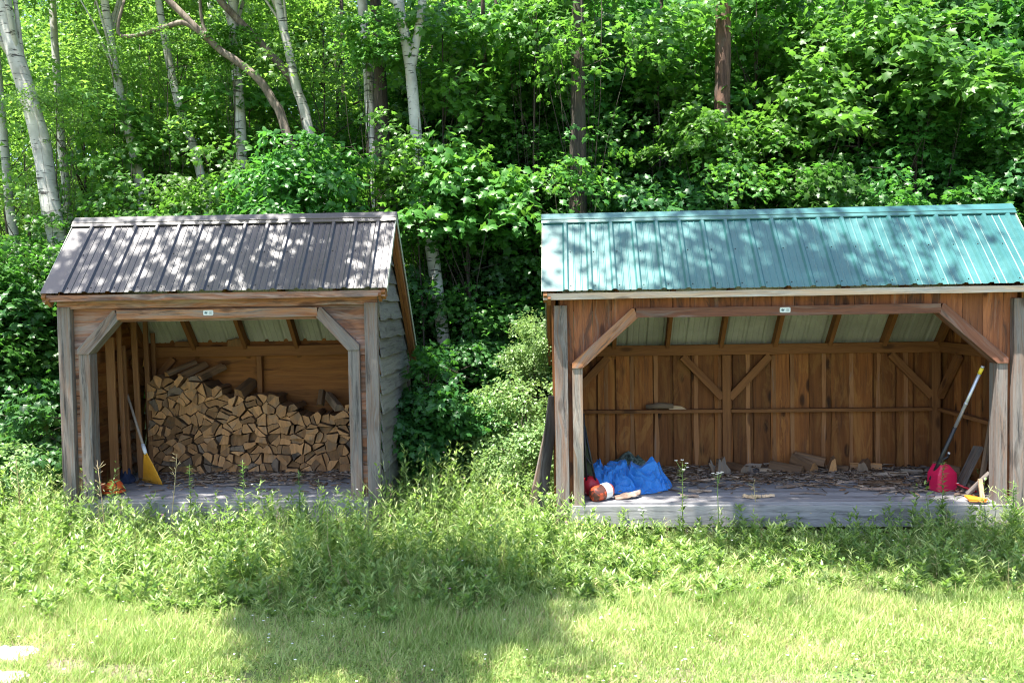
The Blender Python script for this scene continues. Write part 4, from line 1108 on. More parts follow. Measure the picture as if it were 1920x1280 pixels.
# lawn
def lawn():
    n = 330000; y = 4.3 + RNG.random(n)**.85 * 4.0; x = (RNG.random(n)*2 - 1) * (y*.60 + .9)
    keep = ~inside_np(x, y, 0)
    for bx, by, br in ((130, 1252, .20), (245, 1258, .22), (440, 1272, .20), (35, 1225, .25), (1040, 1245, .12), (1600, 1275, .16)):
        q = onz(bx, by, 0); keep &= ~((np.hypot(x - q.x, (y - q.y)*1.6) < br*(1 + .5*vnoise(x, y, 9, bx))) & (RNG.random(n) < .8))
    x, y = x[keep], y[keep]; n = len(x)
    h = (.040 + .022*vnoise(x, y, 1.4, 3) + .022*vnoise(x, y, 6, 9) + RNG.random(n)*.05) * np.clip((y - 4.2)*.8, .55, 1.5)
    ax = np.stack([RNG.normal(0, .42, n) + .15, RNG.normal(0, .42, n), np.ones(n)], 1); a = RNG.random(n)*6.28
    nr = np.stack([np.cos(a), np.sin(a), np.zeros(n)], 1)
    size = np.stack([h, RNG.uniform(.0035, .0075, n), h], 1)
    V, Fs, rn = scatter(*T_BLADE, np.stack([x, y, np.zeros(n) - .005], 1), ax, nr, size, np.clip(RNG.random(n)**1.3*.95 + .22*vnoise(x, y, 2.1, 8) + .12*vnoise(x, y, 9, 3), 0, 1))
    V[:, 2] += .035*np.sin(V[:, 0]*.5)*0
    mi = (RNG.random(n) < .12 + .1*vnoise(x, y, 3, 12)).astype(int)
    me = np_mesh('lawn_grass', V, Fs, rn, [M['grass'], M['straw']], np.repeat(mi, 3)); o = bpy.data.objects.new('lawn_grass', me); C.objects.link(o)
    tag(o, 'short sunlit lawn grass in front of the sheds', 'grass', None, 'stuff')
    # broad clover leaves in the lawn
    n = 26000; y = 4.4 + RNG.random(n)*3.6; x = (RNG.random(n)*2 - 1)*(y*.6 + .8); k = (vnoise(x, y, 1.6, 6) > -.15) & ~inside_np(x, y, 0); x, y = x[k], y[k]; n = len(x)
    a = RNG.random(n)*6.28
    V, Fs, rn = scatter(*T_OVAL, np.stack([x, y, RNG.uniform(.015, .07, n)], 1), np.stack([np.cos(a), np.sin(a), RNG.normal(0, .2, n)], 1), np.stack([RNG.normal(0, .3, n), RNG.normal(0, .3, n), np.ones(n)], 1), np.stack([RNG.uniform(.012, .028, n)]*3, 1)*np.array([1, 1.5, 1]), RNG.random(n))
    me = np_mesh('clover', V, Fs, rn, [M['weed']]); o = bpy.data.objects.new('clover', me); C.objects.link(o); tag(o, 'low clover leaves mixed into the lawn', 'clover', None, 'stuff')
lawn()

# weeds: stems with lance leaves; one object, nobody could count them
def weed_height(x, y):
    # px-like column
    t = x / y * F + 960
    h = np.interp(t, [-100, 60, 130, 230, 300, 420, 560, 720, 900, 1010, 1060, 1150, 1350, 1700, 1800, 1950], [.62, .62, .60, .56, .42, .48, .56, .66, .70, .64, .42, .22, .22, .28, .42, .55])
    front = np.interp(t, [-100, 300, 500, 700, 1000, 1300, 1700, 2000], [6.7, 6.4, 6.2, 6.35, 6.5, 6.75, 6.5, 6.4]) + .30*vnoise(x, y, 1.6, 4) + .25*vnoise(x, y, 4.5, 14)
    return h, front
def stems(n, seed, xr=6.2, y0=5.9, y1=11.5):
    r = np.random.default_rng(seed); x = r.uniform(-xr, xr, n); y = y0 + r.random(n)**.9*(y1 - y0)
    h, fr = weed_height(x, y); k = (y > fr - .1) & ~inside_np(x, y, .05) & (np.abs(x) < y*.62 + .5)
    k &= ~((y > 9.0) & (r.random(n) < .35))
    x, y, h, fr = x[k], y[k], h[k], fr[k]
    f = np.clip((y - fr)/1.3, 0, 1)**.8
    hh = (h*f*.85 + .10) * r.uniform(.5, 1.15, len(x)) * (1 + .22*vnoise(x, y, 2.3, 2) + .22*vnoise(x, y, 6.5, 7)) * np.where(r.random(len(x)) < .05, 1.3, 1)
    return x, y, hh, r
def weeds(n, per, name, label, seed, tmpl, leafr, mats, wide=1.0, droop=.2, stem_mat=0):
    x, y, h, r = stems(n, seed); n = len(x)
    lean = r.normal(0, .13, (n, 2)); base = np.stack([x, y, np.zeros(n)], 1)
    # stems as blades
    ax = np.stack([lean[:, 0], lean[:, 1], np.ones(n)], 1); a = r.random(n)*6.28
    V1, F1, r1 = scatter(*T_BLADE, base, ax, np.stack([np.cos(a), np.sin(a), np.zeros(n)], 1), np.stack([h*1.0, np.full(n, .006), h*.25], 1), r.random(n)*.5)
    idx = np.repeat(np.arange(n), per); m = len(idx); t = r.uniform(.12, 1.0, m); an = r.random(m)*6.28
    bend = .095*t*t   # follows the stem's curve roughly
    pos = base[idx] + ax[idx]/np.linalg.norm(ax[idx], axis=1, keepdims=True)*(h[idx]*t)[:, None]
    ca, sa = np.cos(a)[idx], np.sin(a)[idx]; pos[:, 0] += ca*h[idx]*.25*.38*t*t; pos[:, 1] += sa*h[idx]*.25*.38*t*t
    up = r.uniform(.15, .9, m) + t*.5
    lax = np.stack([np.cos(an), np.sin(an), up], 1); ls = r.uniform(*leafr, m)*(1.15 - .55*t)
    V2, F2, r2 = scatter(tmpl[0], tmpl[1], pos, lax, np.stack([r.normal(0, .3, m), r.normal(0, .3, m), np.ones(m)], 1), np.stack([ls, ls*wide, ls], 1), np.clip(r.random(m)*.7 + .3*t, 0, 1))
    V = np.concatenate([V1, V2]); Fs = np.concatenate([F1, F2 + len(V1)]); rn = np.concatenate([r1, r2])
    o = bpy.data.objects.new(name, np_mesh(name, V, Fs, rn, mats)); C.objects.link(o); return tag(o, label, 'weeds', None, 'stuff')
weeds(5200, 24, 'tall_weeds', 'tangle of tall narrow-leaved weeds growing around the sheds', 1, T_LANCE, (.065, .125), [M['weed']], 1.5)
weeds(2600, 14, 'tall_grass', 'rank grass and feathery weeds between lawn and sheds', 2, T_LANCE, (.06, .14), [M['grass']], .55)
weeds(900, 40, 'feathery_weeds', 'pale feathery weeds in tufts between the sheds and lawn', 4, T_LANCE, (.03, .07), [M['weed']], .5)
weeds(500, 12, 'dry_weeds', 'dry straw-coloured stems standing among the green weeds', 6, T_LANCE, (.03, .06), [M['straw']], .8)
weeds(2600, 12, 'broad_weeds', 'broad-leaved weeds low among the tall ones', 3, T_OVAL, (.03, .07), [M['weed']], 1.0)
# long grass blades among the weeds
def blades():
    x, y, h, r = stems(30000, 5); n = len(x); a = r.random(n)*6.28
    V, Fs, rn = scatter(*T_BLADE, np.stack([x, y, np.zeros(n)], 1), np.stack([r.normal(0, .35, n), r.normal(0, .35, n), np.ones(n)], 1), np.stack([np.cos(a), np.sin(a), np.zeros(n)], 1), np.stack([h*r.uniform(.4, .95, n), r.uniform(.004, .009, n), h*.9], 1), r.random(n))
    o = bpy.data.objects.new('long_grass', np_mesh('long_grass', V, Fs, rn, [M['grass'], M['straw']], np.repeat((r.random(n) < .05).astype(int), 3))); C.objects.link(o)
    tag(o, 'long arching grass blades among the weeds', 'grass', None, 'stuff')
blades()
# small blossoms in the weeds and lawn: stuff
def blossoms(n, seed, name, label, mat, size, zf, lawn_=False):
    x, y, h, r = stems(n, seed) if not lawn_ else (None,)*4
    if lawn_:
        r = np.random.default_rng(seed); y = r.uniform(4.6, 6.8, n); x = (r.random(n)*2 - 1)*(y*.6); h = np.full(n, .08)
    n = len(x); k = 5; idx = np.repeat(np.arange(n), k); m = n*k; an = np.tile(np.arange(k)/k*6.28, n)
    pos = np.stack([x, y, h*zf], 1)[idx]; s_ = r.uniform(*size, n)[idx]
    V, Fs, rn = scatter(*T_OVAL, pos, np.stack([np.cos(an), np.sin(an), np.full(m, .3)], 1), np.tile([0, 0, 1.], (m, 1)), np.stack([s_, s_*1.3, s_], 1), r.random(m))
    o = bpy.data.objects.new(name, np_mesh(name, V, Fs, rn, [mat])); C.objects.link(o); tag(o, label, 'flowers', None, 'stuff')
blossoms(150, 31, 'yellow_blossoms', 'tiny yellow wildflowers dotted through the weeds', M['petal_yellow'], (.008, .014), .9)
blossoms(170, 32, 'pink_blossoms', 'dull pink clover heads dotted through the weeds', M['petal_pink'], (.010, .016), .8)
blossoms(120, 33, 'white_blossoms', 'small white flowers dotted through the weeds', M['petal_white'], (.009, .015), .95)
blossoms(150, 34, 'white_clover_blossoms', 'white clover heads sprinkled over the lawn', M['petal_white'], (.006, .011), 1, True)

# individual tall stalks that stand out
def stalk(px, pyt, pyb, Y, name, label, kind, leafy=1.0, bend=0, seed=0):
    r = random.Random(seed); top = at(px, pyt, Y); base = Vector((top.x + bend, Y, 0)); h = top.z
    T = thing(name, label, 'plant', tuple(base)); mb = MB(); tp = top - base
    path = [Vector((0, 0, 0)), tp*.35 + Vector((r.uniform(-.01, .01), 0, 0)), tp*.7, tp]
    rad = [.005, .0045, .0035, .002]; mb.tube(path, rad, 6)
    mat = M['straw'] if kind == 'straw' else M['weed']
    mb.build('stem', mat, T)
    if kind != 'straw' and leafy:
        n = int(h*70*leafy); ts = np.array([r.uniform(.25, .97) for _ in range(n)]); an = np.array([r.uniform(0, 6.28) for _ in range(n)])
        pos = np.array([tuple(tp*t) for t in ts]); ls = np.array([r.uniform(.05, .095) for _ in range(n)])*(1.2 - .6*ts)
        V, Fs, rn = scatter(*T_LANCE, pos, np.stack([np.cos(an), np.sin(an), np.full(n, .45)], 1), np.tile([0, 0, 1.], (n, 1)), np.stack([ls, ls*1.3, ls], 1), np.array([r.random() for _ in range(n)]))
        o = bpy.data.objects.new('leaves', np_mesh('leaves', V, Fs, rn, [M['weed']])); C.objects.link(o); o.parent = T
    if kind in ('white', 'yellow'):
        for q in range(5 if kind == 'white' else 4):
            c = tp + Vector((r.uniform(-.06, .06), r.uniform(-.04, .04), r.uniform(-.09, .01)))
            if q == 0: c = tp
            mb = MB(); mb.tube([tp*.86, c], .0018, 5, mi=1)
            for k in range(9):
                a = k/9*6.283; mb.add([c, c + Vector((math.cos(a-.25)*.012, math.sin(a-.25)*.012, .004)), c + Vector((math.cos(a)*.019, math.sin(a)*.019, .002)), c + Vector((math.cos(a+.25)*.012, math.sin(a+.25)*.012, .004))], [(0, 1, 2, 3)], None, .8)
            mb.build('flower', [M['petal_white'] if kind == 'white' else M['petal_yellow'], M['weed']], T)
    if kind == 'straw':
        mb = MB()
        for q in range(14):
            t = r.uniform(.55, 1); c = tp*t; d = Vector((r.uniform(-.05, .05), r.uniform(-.03, .03), r.uniform(.01, .05))); mb.tube([c, c + d, c + d*1.35], [.001, .003, .0015], 5)
        mb.build('seed_head', M['straw'], T)
    return T
stalk(1279, 862, 990, 8.05, 'flower_stalk', 'tall leafy stalk with white blossoms before the blue tarp end', 'white', 1.0, .01, 1)
stalk(1346, 886, 990, 8.0, 'flower_stalk', 'thin bare stalk with a single white flower head before the floor', 'white', .15, -.01, 2)
stalk(1205, 950, 1000, 7.8, 'flower_stalk', 'low white-flowered plant before the left end of the beam', 'white', .8, .02, 3)
stalk(1768, 862, 985, 7.95, 'leafy_weed', 'bushy tall weed in front of the red gas can', 'leaf', 2.4, .0, 4)
stalk(1900, 900, 985, 7.8, 'leafy_weed', 'tall willowy weed before the right corner post', 'leaf', 2.2, .01, 6)
stalk(1466, 958, 990, 7.95, 'leafy_weed', 'upright silvery weed before the middle of the long beam', 'leaf', 1.6, .0, 7)
stalk(332, 850, 960, 8.1, 'grass_stalk', 'dry seed stalk standing before the stack, right of rake', 'straw', 1, -.10, 8)
stalk(355, 870, 960, 8.15, 'leafy_weed', 'slim green weed right of the yellow rake', 'leaf', 1.5, .0, 9)
stalk(1413, 905, 990, 8.3, 'grass_stalk', 'dry thin stalk right of the single white flower', 'straw', 1, .05, 12)
stalk(182, 862, 950, 8.0, 'grass_stalk', 'dry grass stalk before the left jamb', 'straw', 1, .08, 13)
stalk(30, 860, 960, 8.0, 'grass_stalk', 'pale grass stalk at the far left edge', 'straw', 1, .05, 14)
stalk(455, 862, 950, 8.05, 'leafy_weed', 'leafy weed before the middle of the firewood floor', 'leaf', 1.6, .0, 15)
stalk(560, 880, 950, 8.0, 'leafy_weed', 'leafy weed before the right half of firewood floor', 'leaf', 1.8, .0, 16)
# pale stones at the lower left
for px, py, s_, lab in ((18, 1228, .17, 'upper of two pale flat stones at the lower left corner'), (6, 1275, .14, 'lower of two pale flat stones at the lower left corner')):
    p = onz(px, py, .0); mb = MB(); dome(mb, (0, 0, 0), s_, s_*.7, .045, lump=.35); o = mb.build('flat_stone', M['stone']); o.location = p; tag(o, lab, 'stone')

# ------------------------------------------------------------------ trees
def crown_mesh(name, seed, ncl, per, rx, rz, leaf, tmpl, mat, flat=.16, csize=.38, tilt=.45, shell=.55, droop=.25):
    r = np.random.default_rng(seed); cl = []
    u = r.normal(size=(ncl*3, 3)); u /= np.linalg.norm(u, axis=1, keepdims=True); rad = r.random(ncl*3)**shell
    p = u*rad[:, None]; lum = 1 + .28*np.sin(u[:, 0]*4 + seed) * np.cos(u[:, 2]*5 + seed*2)
    p *= lum[:, None]; keep = (np.sin(p[:, 0]*6 + seed) + np.sin(p[:, 1]*6 + seed*2) + np.sin(p[:, 2]*7 + seed*3) > -.9); p = p[keep][:ncl]
    # half of the leaf sprays sit along a few long limbs, so the outline is ragged and layered
    nb = max(7, ncl//14); ba = r.random(nb)*6.28; be = np.sin(r.uniform(-.25, 1.25, nb)); bl = r.uniform(.75, 1.4, nb)
    bd = np.stack([np.cos(ba)*np.sqrt(1 - be**2), np.sin(ba)*np.sqrt(1 - be**2), be*.9 ], 1)*bl[:, None]; b0 = r.uniform(-.8, .35, nb)
    h = len(p)*11//20; k_ = r.integers(0, nb, h); t_ = r.uniform(.3, 1.0, h)**.7
    p[:h] = bd[k_]*t_[:, None] + r.normal(0, .11, (h, 3))*np.array([1, 1, .45]); p[:h, 2] += b0[k_]
    cen = p*np.array([rx, rx, rz]); n = len(cen); cs = r.uniform(.6, 1.35, n)*csize
    out = np.stack([p[:, 0], p[:, 1], np.zeros(n)], 1); out /= np.linalg.norm(out, axis=1, keepdims=True) + 1e-6
    cn = np.stack([out[:, 0]*.35, out[:, 1]*.35, np.ones(n)], 1) + r.normal(0, .18, (n, 3))
    cn /= np.linalg.norm(cn, axis=1, keepdims=True); c1 = np.cross(cn, r.normal(size=(n, 3))); c1 /= np.linalg.norm(c1, axis=1, keepdims=True); c2 = np.cross(cn, c1)
    idx = np.repeat(np.arange(n), per); m = len(idx); a = r.random(m)*6.28; rr = np.sqrt(r.random(m))*cs[idx]
    pos = cen[idx] + c1[idx]*(np.cos(a)*rr)[:, None] + c2[idx]*(np.sin(a)*rr)[:, None] + cn[idx]*(r.normal(0, flat, m)*cs[idx] - droop*rr*rr/cs[idx])[:, None]
    d = c1[idx]*np.cos(a)[:, None] + c2[idx]*np.sin(a)[:, None] + r.normal(0, .5, (m, 3)); d[:, 2] -= .25
    nn = cn[idx] + r.normal(0, tilt, (m, 3)); sz = r.uniform(.65, 1.25, m)*leaf
    V, Fs, rn = scatter(*tmpl, pos, d, nn, sz, np.clip(.5 + .25*r.normal(size=m) + .2*r.normal(size=n)[idx], 0, 1))
    return np_mesh(name, V, Fs, rn, [mat]), cen
def limbs(mb, base_path, cen, r, n, rad):
    for k in range(n):
        c = Vector(cen[r.randrange(len(cen))].tolist()); t = r.uniform(.25, .95); i = min(int(t*(len(base_path)-1)), len(base_path)-2)
        s_ = base_path[i].lerp(base_path[i+1], t*(len(base_path)-1) - i)
        if c.z < s_.z - .3: c.z = s_.z + .1
        md = s_.lerp(c, .5) + Vector((r.uniform(-.1, .1), r.uniform(-.1, .1), r.uniform(.0, .25)))
        mb.tube([s_, s_.lerp(md, .5) + Vector((0, 0, .04)), md, c], [rad, rad*.75, rad*.5, rad*.2], 6)
CR = {}
CR['maple_a'] = crown_mesh('crown', 1, 300, 44, 1.5, 2.2, .098, T_MAPLE, M['leaf_maple'])
CR['maple_b'] = crown_mesh('crown', 2, 300, 44, 1.6, 1.9, .105, T_MAPLE, M['leaf_maple'], csize=.42)
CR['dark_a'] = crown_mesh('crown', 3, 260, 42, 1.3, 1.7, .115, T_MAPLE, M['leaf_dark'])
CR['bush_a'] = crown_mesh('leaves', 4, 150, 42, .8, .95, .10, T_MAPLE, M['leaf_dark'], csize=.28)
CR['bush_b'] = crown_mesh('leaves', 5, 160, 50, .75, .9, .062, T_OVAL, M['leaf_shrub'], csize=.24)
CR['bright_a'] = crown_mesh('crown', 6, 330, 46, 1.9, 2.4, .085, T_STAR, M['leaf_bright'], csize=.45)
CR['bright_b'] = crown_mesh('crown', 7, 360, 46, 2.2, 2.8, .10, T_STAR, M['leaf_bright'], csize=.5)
CR['far_a'] = crown_mesh('crown', 8, 460, 46, 2.6, 3.4, .115, T_STAR, M['leaf_maple'], csize=.6)
CR['far_b'] = crown_mesh('crown', 9, 460, 46, 2.6, 3.6, .115, T_STAR, M['leaf_bright'], csize=.6)
CR['small_bright'] = crown_mesh('crown', 10, 80, 34, .85, .62, .11, T_MAPLE, M['leaf_mid'], csize=.30)
CR['spray_a'] = crown_mesh('crown', 21, 60, 34, 1.5, 1.0, .085, T_STAR, M['leaf_bright'], csize=.36)
CR['spray_b'] = crown_mesh('crown', 22, 60, 30, 1.3, 1.1, .12, T_MAPLE, M['leaf_mid'], csize=.34)
CR['vine_big'] = crown_mesh('leaves', 14, 170, 36, 1.1, .8, .115, T_OVAL, M['leaf_maple'], csize=.26)
CR['shade_thin'] = crown_mesh('crown', 15, 130, 40, 2.1, 1.2, .12, T_STAR, M['leaf_maple'], csize=.42)
CR['shade_wide'] = crown_mesh('crown', 16, 120, 36, 2.7, 1.4, .15, T_STAR, M['leaf_maple'], csize=.50)
CR['shade_thick'] = crown_mesh('crown', 17, 700, 70, 2.3, 1.6, .15, T_STAR, M['leaf_maple'], csize=.50)
CR['spray_c'] = crown_mesh('crown', 23, 34, 24, 1.3, .95, .115, T_MAPLE, M['leaf_mid'], csize=.36)
CR['vine'] = crown_mesh('leaves', 12, 120, 34, .50, 1.5, .085, T_OVAL, M['leaf_maple'], csize=.20)

TR = random.Random(3)
def tree(name, label, x, y, zc, crown, s=1.0, trunk='bark_dark', rad=.07, group=None, cat='tree', lean=(0, 0), szf=1.0, nl=12, pw=1.2):
    T = thing(name, label, cat, (x, y, 0), 0, group); me, cen = CR[crown]
    o = bpy.data.objects.new('crown', me); C.objects.link(o); o.parent = T; rz = TR.uniform(0, 6.28)
    o.location = (lean[0], lean[1], zc); o.rotation_euler = (0, 0, rz); o.scale = (s, s, s*szf)
    Rm = Matrix.Rotation(rz, 3, 'Z'); cs = np.array([tuple(Rm @ Vector(c.tolist())*s + Vector((lean[0], lean[1], zc))) for c in cen[:80]])
    hgt = zc + CRH[crown]*s*.7*szf; tt = zc/hgt; path = [Vector((lean[0]*(t/tt)**pw + .06*mnoise.noise((t*3, x, y)), lean[1]*(t/tt)**pw, hgt*t)) for t in np.linspace(0, tt if pw > 2 else 1, 9 if pw < 2 else 17)]; NP_ = len(path)-1
    mb = MB(); mb.tube([Vector((0, 0, -.1))] + path[1:], [rad*(1.15 - .95*i/NP_) for i in range(NP_+1)], 9, lump=.15); limbs(mb, path if pw < 2 else path[-3:], cs, TR, nl, rad*.28); mb.build('trunk', M[trunk], T)
    return T
CRH = {'maple_a': 2.2, 'maple_b': 1.9, 'dark_a': 1.7, 'bush_a': .95, 'bush_b': .9, 'bright_a': 2.4, 'bright_b': 2.8, 'far_a': 3.4, 'far_b': 3.6, 'small_bright': .6, 'spray_a': 1.0, 'spray_b': 1.1, 'spray_c': 1.0, 'vine': 1.5, 'vine_big': .8, 'shade_thin': 1.2, 'shade_wide': 1.4, 'shade_thick': 1.6}
def px_tree(px, Y, *a, **k): return (px - 960)/F*Y

# trunk-first trees, drawn where the photo shows their stems: (points in the photo, depth, radii)
def stem_tree(name, label, pts, Y, r0, r1, mat, crown=None, cs=1.0, fork=None, forks=(), group=None, dz=0, coff=(0, 0, 0), szf=1):
    P = [at(px, py, Y) for px, py in pts]          # top to bottom
    lo = P[-1]; d = (P[-1] - P[-2]) if len(P) > 1 else Vector((0, 0, -1)); d = d*(1/abs(d.z))
    base = lo + Vector((d.x*.6*lo.z, 0, -lo.z)); P.append(base.lerp(lo, .5) + Vector((0, 0, 0))); P.append(base)
    up = P[0] - P[1]; up = up.normalized(); top2 = P[0] + up*1.6 + Vector((0, 0, .3))
    path = [top2] + P; path = path[::-1]
    # smooth
    fine = []
    for i in range(len(path)-1):
        a, b = path[i], path[i+1]; c0 = path[i-1] if i else a; c1 = path[i+2] if i+2 < len(path) else b
        for k in range(5):
            t = k/5; fine.append(.5*((2*a) + (b-c0)*t + (2*c0 - 5*a + 4*b - c1)*t*t + (3*a - c0 - 3*b + c1)*t**3))
    fine.append(path[-1]); n = len(fine)
    T = thing(name, label, 'tree', tuple(base), 0, group); loc_ = [f - base for f in fine]
    mb = MB(); mb.tube([loc_[0] - Vector((0, 0, .1))] + loc_[1:], [r0 + (r1-r0)*i/(n-1) for i in range(n)], 12, lump=.12)
    for pts2, ra, rb in forks:
        Q = [at(px, py, Y) - base for px, py in pts2]; Q2 = []
        for i in range(len(Q)-1):
            a, b = Q[i], Q[i+1]; c0 = Q[i-1] if i else a; c1 = Q[i+2] if i+2 < len(Q) else b
            for k in range(5):
                t = k/5; Q2.append(.5*((2*a) + (b-c0)*t + (2*c0 - 5*a + 4*b - c1)*t*t + (3*a - c0 - 3*b + c1)*t**3))
        Q2.append(Q[-1]); mb.tube(Q2, [ra + (rb-ra)*i/(len(Q2)-1) for i in range(len(Q2))], 10, lump=.12)
    if crown:
        me, cen = CR[crown]; cpos = top2 - base + Vector(coff)
        o = bpy.data.objects.new('crown', me); C.objects.link(o); o.parent = T; o.location = cpos; o.rotation_euler = (0, 0, TR.uniform(0, 6.28)); o.scale = (cs, cs, cs*szf)
        cc = np.array([tuple(Vector(c.tolist())*cs*.9 + cpos) for c in cen[:60]]); limbs(mb, loc_[n//2:], cc, TR, 10, r1*.45)
    mb.build('trunk', M[mat], T); return T

stem_tree('birch_tree', 'thick white birch leaning left at the far left edge', [(8, 10), (22, 80), (50, 170), (75, 260), (95, 380), (110, 470)], 12.2, .15, .095, 'birch', 'bright_a', .9, coff=(-.6, .3, .4))
stem_tree('birch_tree', 'thin pale birch right beside the thick leaning birch', [(100, 30), (106, 130), (114, 250), (125, 370)], 14.5, .075, .05, 'birch')
stem_tree('birch_tree', 'white birch between the thin birch and the arching trunk', [(205, 60), (220, 150), (238, 230), (262, 340)], 13.4, .085, .055, 'birch', 'bright_b', .8, coff=(0, .6, .3))
stem_tree('birch_tree', 'birch with a broken pale stem behind the arching trunk', [(300, 20), (322, 140), (340, 215), (372, 310)], 13.6, .075, .05, 'birch')
stem_tree('birch_tree', 'upright grey-white birch crossed by the arching trunk', [(436, 0), (440, 100), (448, 190), (453, 290)], 13.3, .09, .07, 'birch', 'bright_b', .8, coff=(0, .8, .3))
stem_tree('arching_birch', 'brownish birch arching far over to the left above the dark roof', [(395, 78), (440, 112), (484, 148), (512, 190), (536, 245)], 12.8, .075, .045, 'bark_arch',
          forks=(([(395, 78), (350, 44), (312, 50), (262, 66), (222, 62), (233, 0)], .047, .02), ([(392, 76), (378, 35), (374, -30)], .03, .02)))
stem_tree('leaning_birch', 'dark-barked birch slanting up left beside the slim white birch', [(398, -20), (430, 20), (478, 70), (520, 115), (552, 160), (570, 215)], 13.2, .075, .045, 'bark_arch')
stem_tree('birch_tree', 'slim white birch rising just right of the slanting dark birch', [(522, 10), (540, 90), (556, 165), (578, 238)], 13.0, .085, .05, 'birch', 'bright_a', .7, coff=(-.3, .5, .3))
stem_tree('birch_tree', 'shaded birch stem standing tight against a dark trunk', [(682, 40), (690, 130), (695, 220), (702, 310)], 12.9, .085, .07, 'birch')
stem_tree('forked_birch', 'bright white forked birch in the gap left of centre', [(742, -20), (757, 60), (768, 120), (776, 200), (785, 290), (805, 430), (833, 650), (850, 790)], 12.0, .105, .06, 'birch', 'maple_b', .9, coff=(-.5, .6, .5),
          forks=(([(770, 130), (780, 80), (790, 20), (800, -60)], .065, .05),))
stem_tree('dead_trunk', 'brown dead trunk stripped of bark behind the middle of the green roof', [(1356, 10), (1356, 80), (1354, 200), (1352, 330)], 12.4, .12, .105, 'bark_brown')
stem_tree('slender_tree', 'slender pale stem at upper right among the leaves', [(1526, -10), (1528, 50), (1532, 130)], 17, .08, .06, 'bark_arch', 'far_a', .6, coff=(0, 1.2, .8))
stem_tree('slender_tree', 'dark slender stem right of the pale slender one', [(1592, 0), (1597, 60), (1600, 130)], 17.5, .11, .09, 'bark_dark', 'far_a', .6, coff=(.5, 1.2, .8))
stem_tree('birch_tree', 'short stretch of birch stem low at the far left edge', [(14, 340), (20, 400), (36, 500)], 13.5, .075, .06, 'birch')
stem_tree('birch_tree', 'dim far birch stem between arching trunk and upright birch', [(408, 180), (412, 230), (434, 290)], 18, .09, .07, 'birch')
for px, Y in ((862, 16), (965, 15), (1015, 18), (1180, 16), (1240, 14.5), (1440, 17), (1700, 16), (1770, 18), (1850, 15), (640, 17), (180, 18), (600, 19), (1130, 18), (905, 13.5), (880, 14.5), (930, 16)):
    stem_tree('slender_tree', 'one of the thin dark stems standing deep in the shaded wood', [(px, 0), (px + 4, 150), (px + TR.uniform(-6, 10), 300), (px + TR.uniform(-10, 14), 420)], Y, TR.uniform(.03, .07), .03, 'bark_dark', group='thin dark stems in the wood')

def T_(px, Y, zc, cr, s, label, **k):
    tree(k.pop('name', 'maple_tree'), label, px_tree(px, Y), Y, zc, cr, s, **k)
# front row right behind the sheds
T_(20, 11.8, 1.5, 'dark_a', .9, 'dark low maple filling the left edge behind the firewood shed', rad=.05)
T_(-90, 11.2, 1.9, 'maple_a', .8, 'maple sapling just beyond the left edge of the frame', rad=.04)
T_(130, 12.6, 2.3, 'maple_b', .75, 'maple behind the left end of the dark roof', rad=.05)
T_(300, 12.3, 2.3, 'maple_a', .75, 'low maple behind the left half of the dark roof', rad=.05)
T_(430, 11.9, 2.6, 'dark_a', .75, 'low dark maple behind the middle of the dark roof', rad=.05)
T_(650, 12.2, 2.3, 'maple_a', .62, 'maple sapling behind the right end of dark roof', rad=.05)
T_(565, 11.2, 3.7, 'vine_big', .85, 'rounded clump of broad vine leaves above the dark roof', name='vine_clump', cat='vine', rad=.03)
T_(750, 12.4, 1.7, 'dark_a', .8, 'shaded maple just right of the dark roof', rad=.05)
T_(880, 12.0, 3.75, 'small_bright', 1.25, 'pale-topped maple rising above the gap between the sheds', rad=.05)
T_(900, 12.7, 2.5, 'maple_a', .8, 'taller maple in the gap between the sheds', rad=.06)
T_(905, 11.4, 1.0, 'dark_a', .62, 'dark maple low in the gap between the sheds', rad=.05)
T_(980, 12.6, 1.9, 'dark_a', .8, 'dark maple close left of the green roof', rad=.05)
T_(1000, 13.2, 3.8, 'maple_b', .7, 'maple spray above the left corner of the green roof', rad=.05)
T_(1160, 12.9, 3.2, 'maple_a', .85, 'maple behind the left end of the green roof', rad=.06)
T_(1240, 12.3, 2.7, 'dark_a', .95, 'dense dark maple behind the left part of the green roof', rad=.06)
T_(1352, 12.1, 3.3, 'vine', 1.0, 'vine climbing the brown dead trunk', name='vine_clump', cat='vine', rad=.02)
T_(1330, 11.9, 4.55, 'small_bright', .75, 'bright maple spray in front of the brown dead trunk', rad=.03)
T_(1480, 12.4, 3.0, 'maple_b', .85, 'maple behind the middle of the green roof', rad=.06)
T_(1500, 12.2, 4.9, 'small_bright', 1.1, 'bright maple branch tips above the middle of the green roof', rad=.04)
T_(1610, 12.3, 3.4, 'maple_a', .85, 'leafy maple behind the right part of the green roof', rad=.06)
T_(1760, 12.4, 3.6, 'maple_b', .9, 'tall maple behind the right end of the green roof', rad=.06)
T_(1720, 12.0, 5.5, 'small_bright', 1.3, 'sunlit maple top above the right end of the green roof', rad=.04)
T_(1900, 12.0, 3.2, 'maple_a', .9, 'maple at the right edge behind the green roof', rad=.06)
T_(2010, 11.5, 2.6, 'dark_a', 1.1, 'dark maple just past the right edge of the frame', rad=.06)
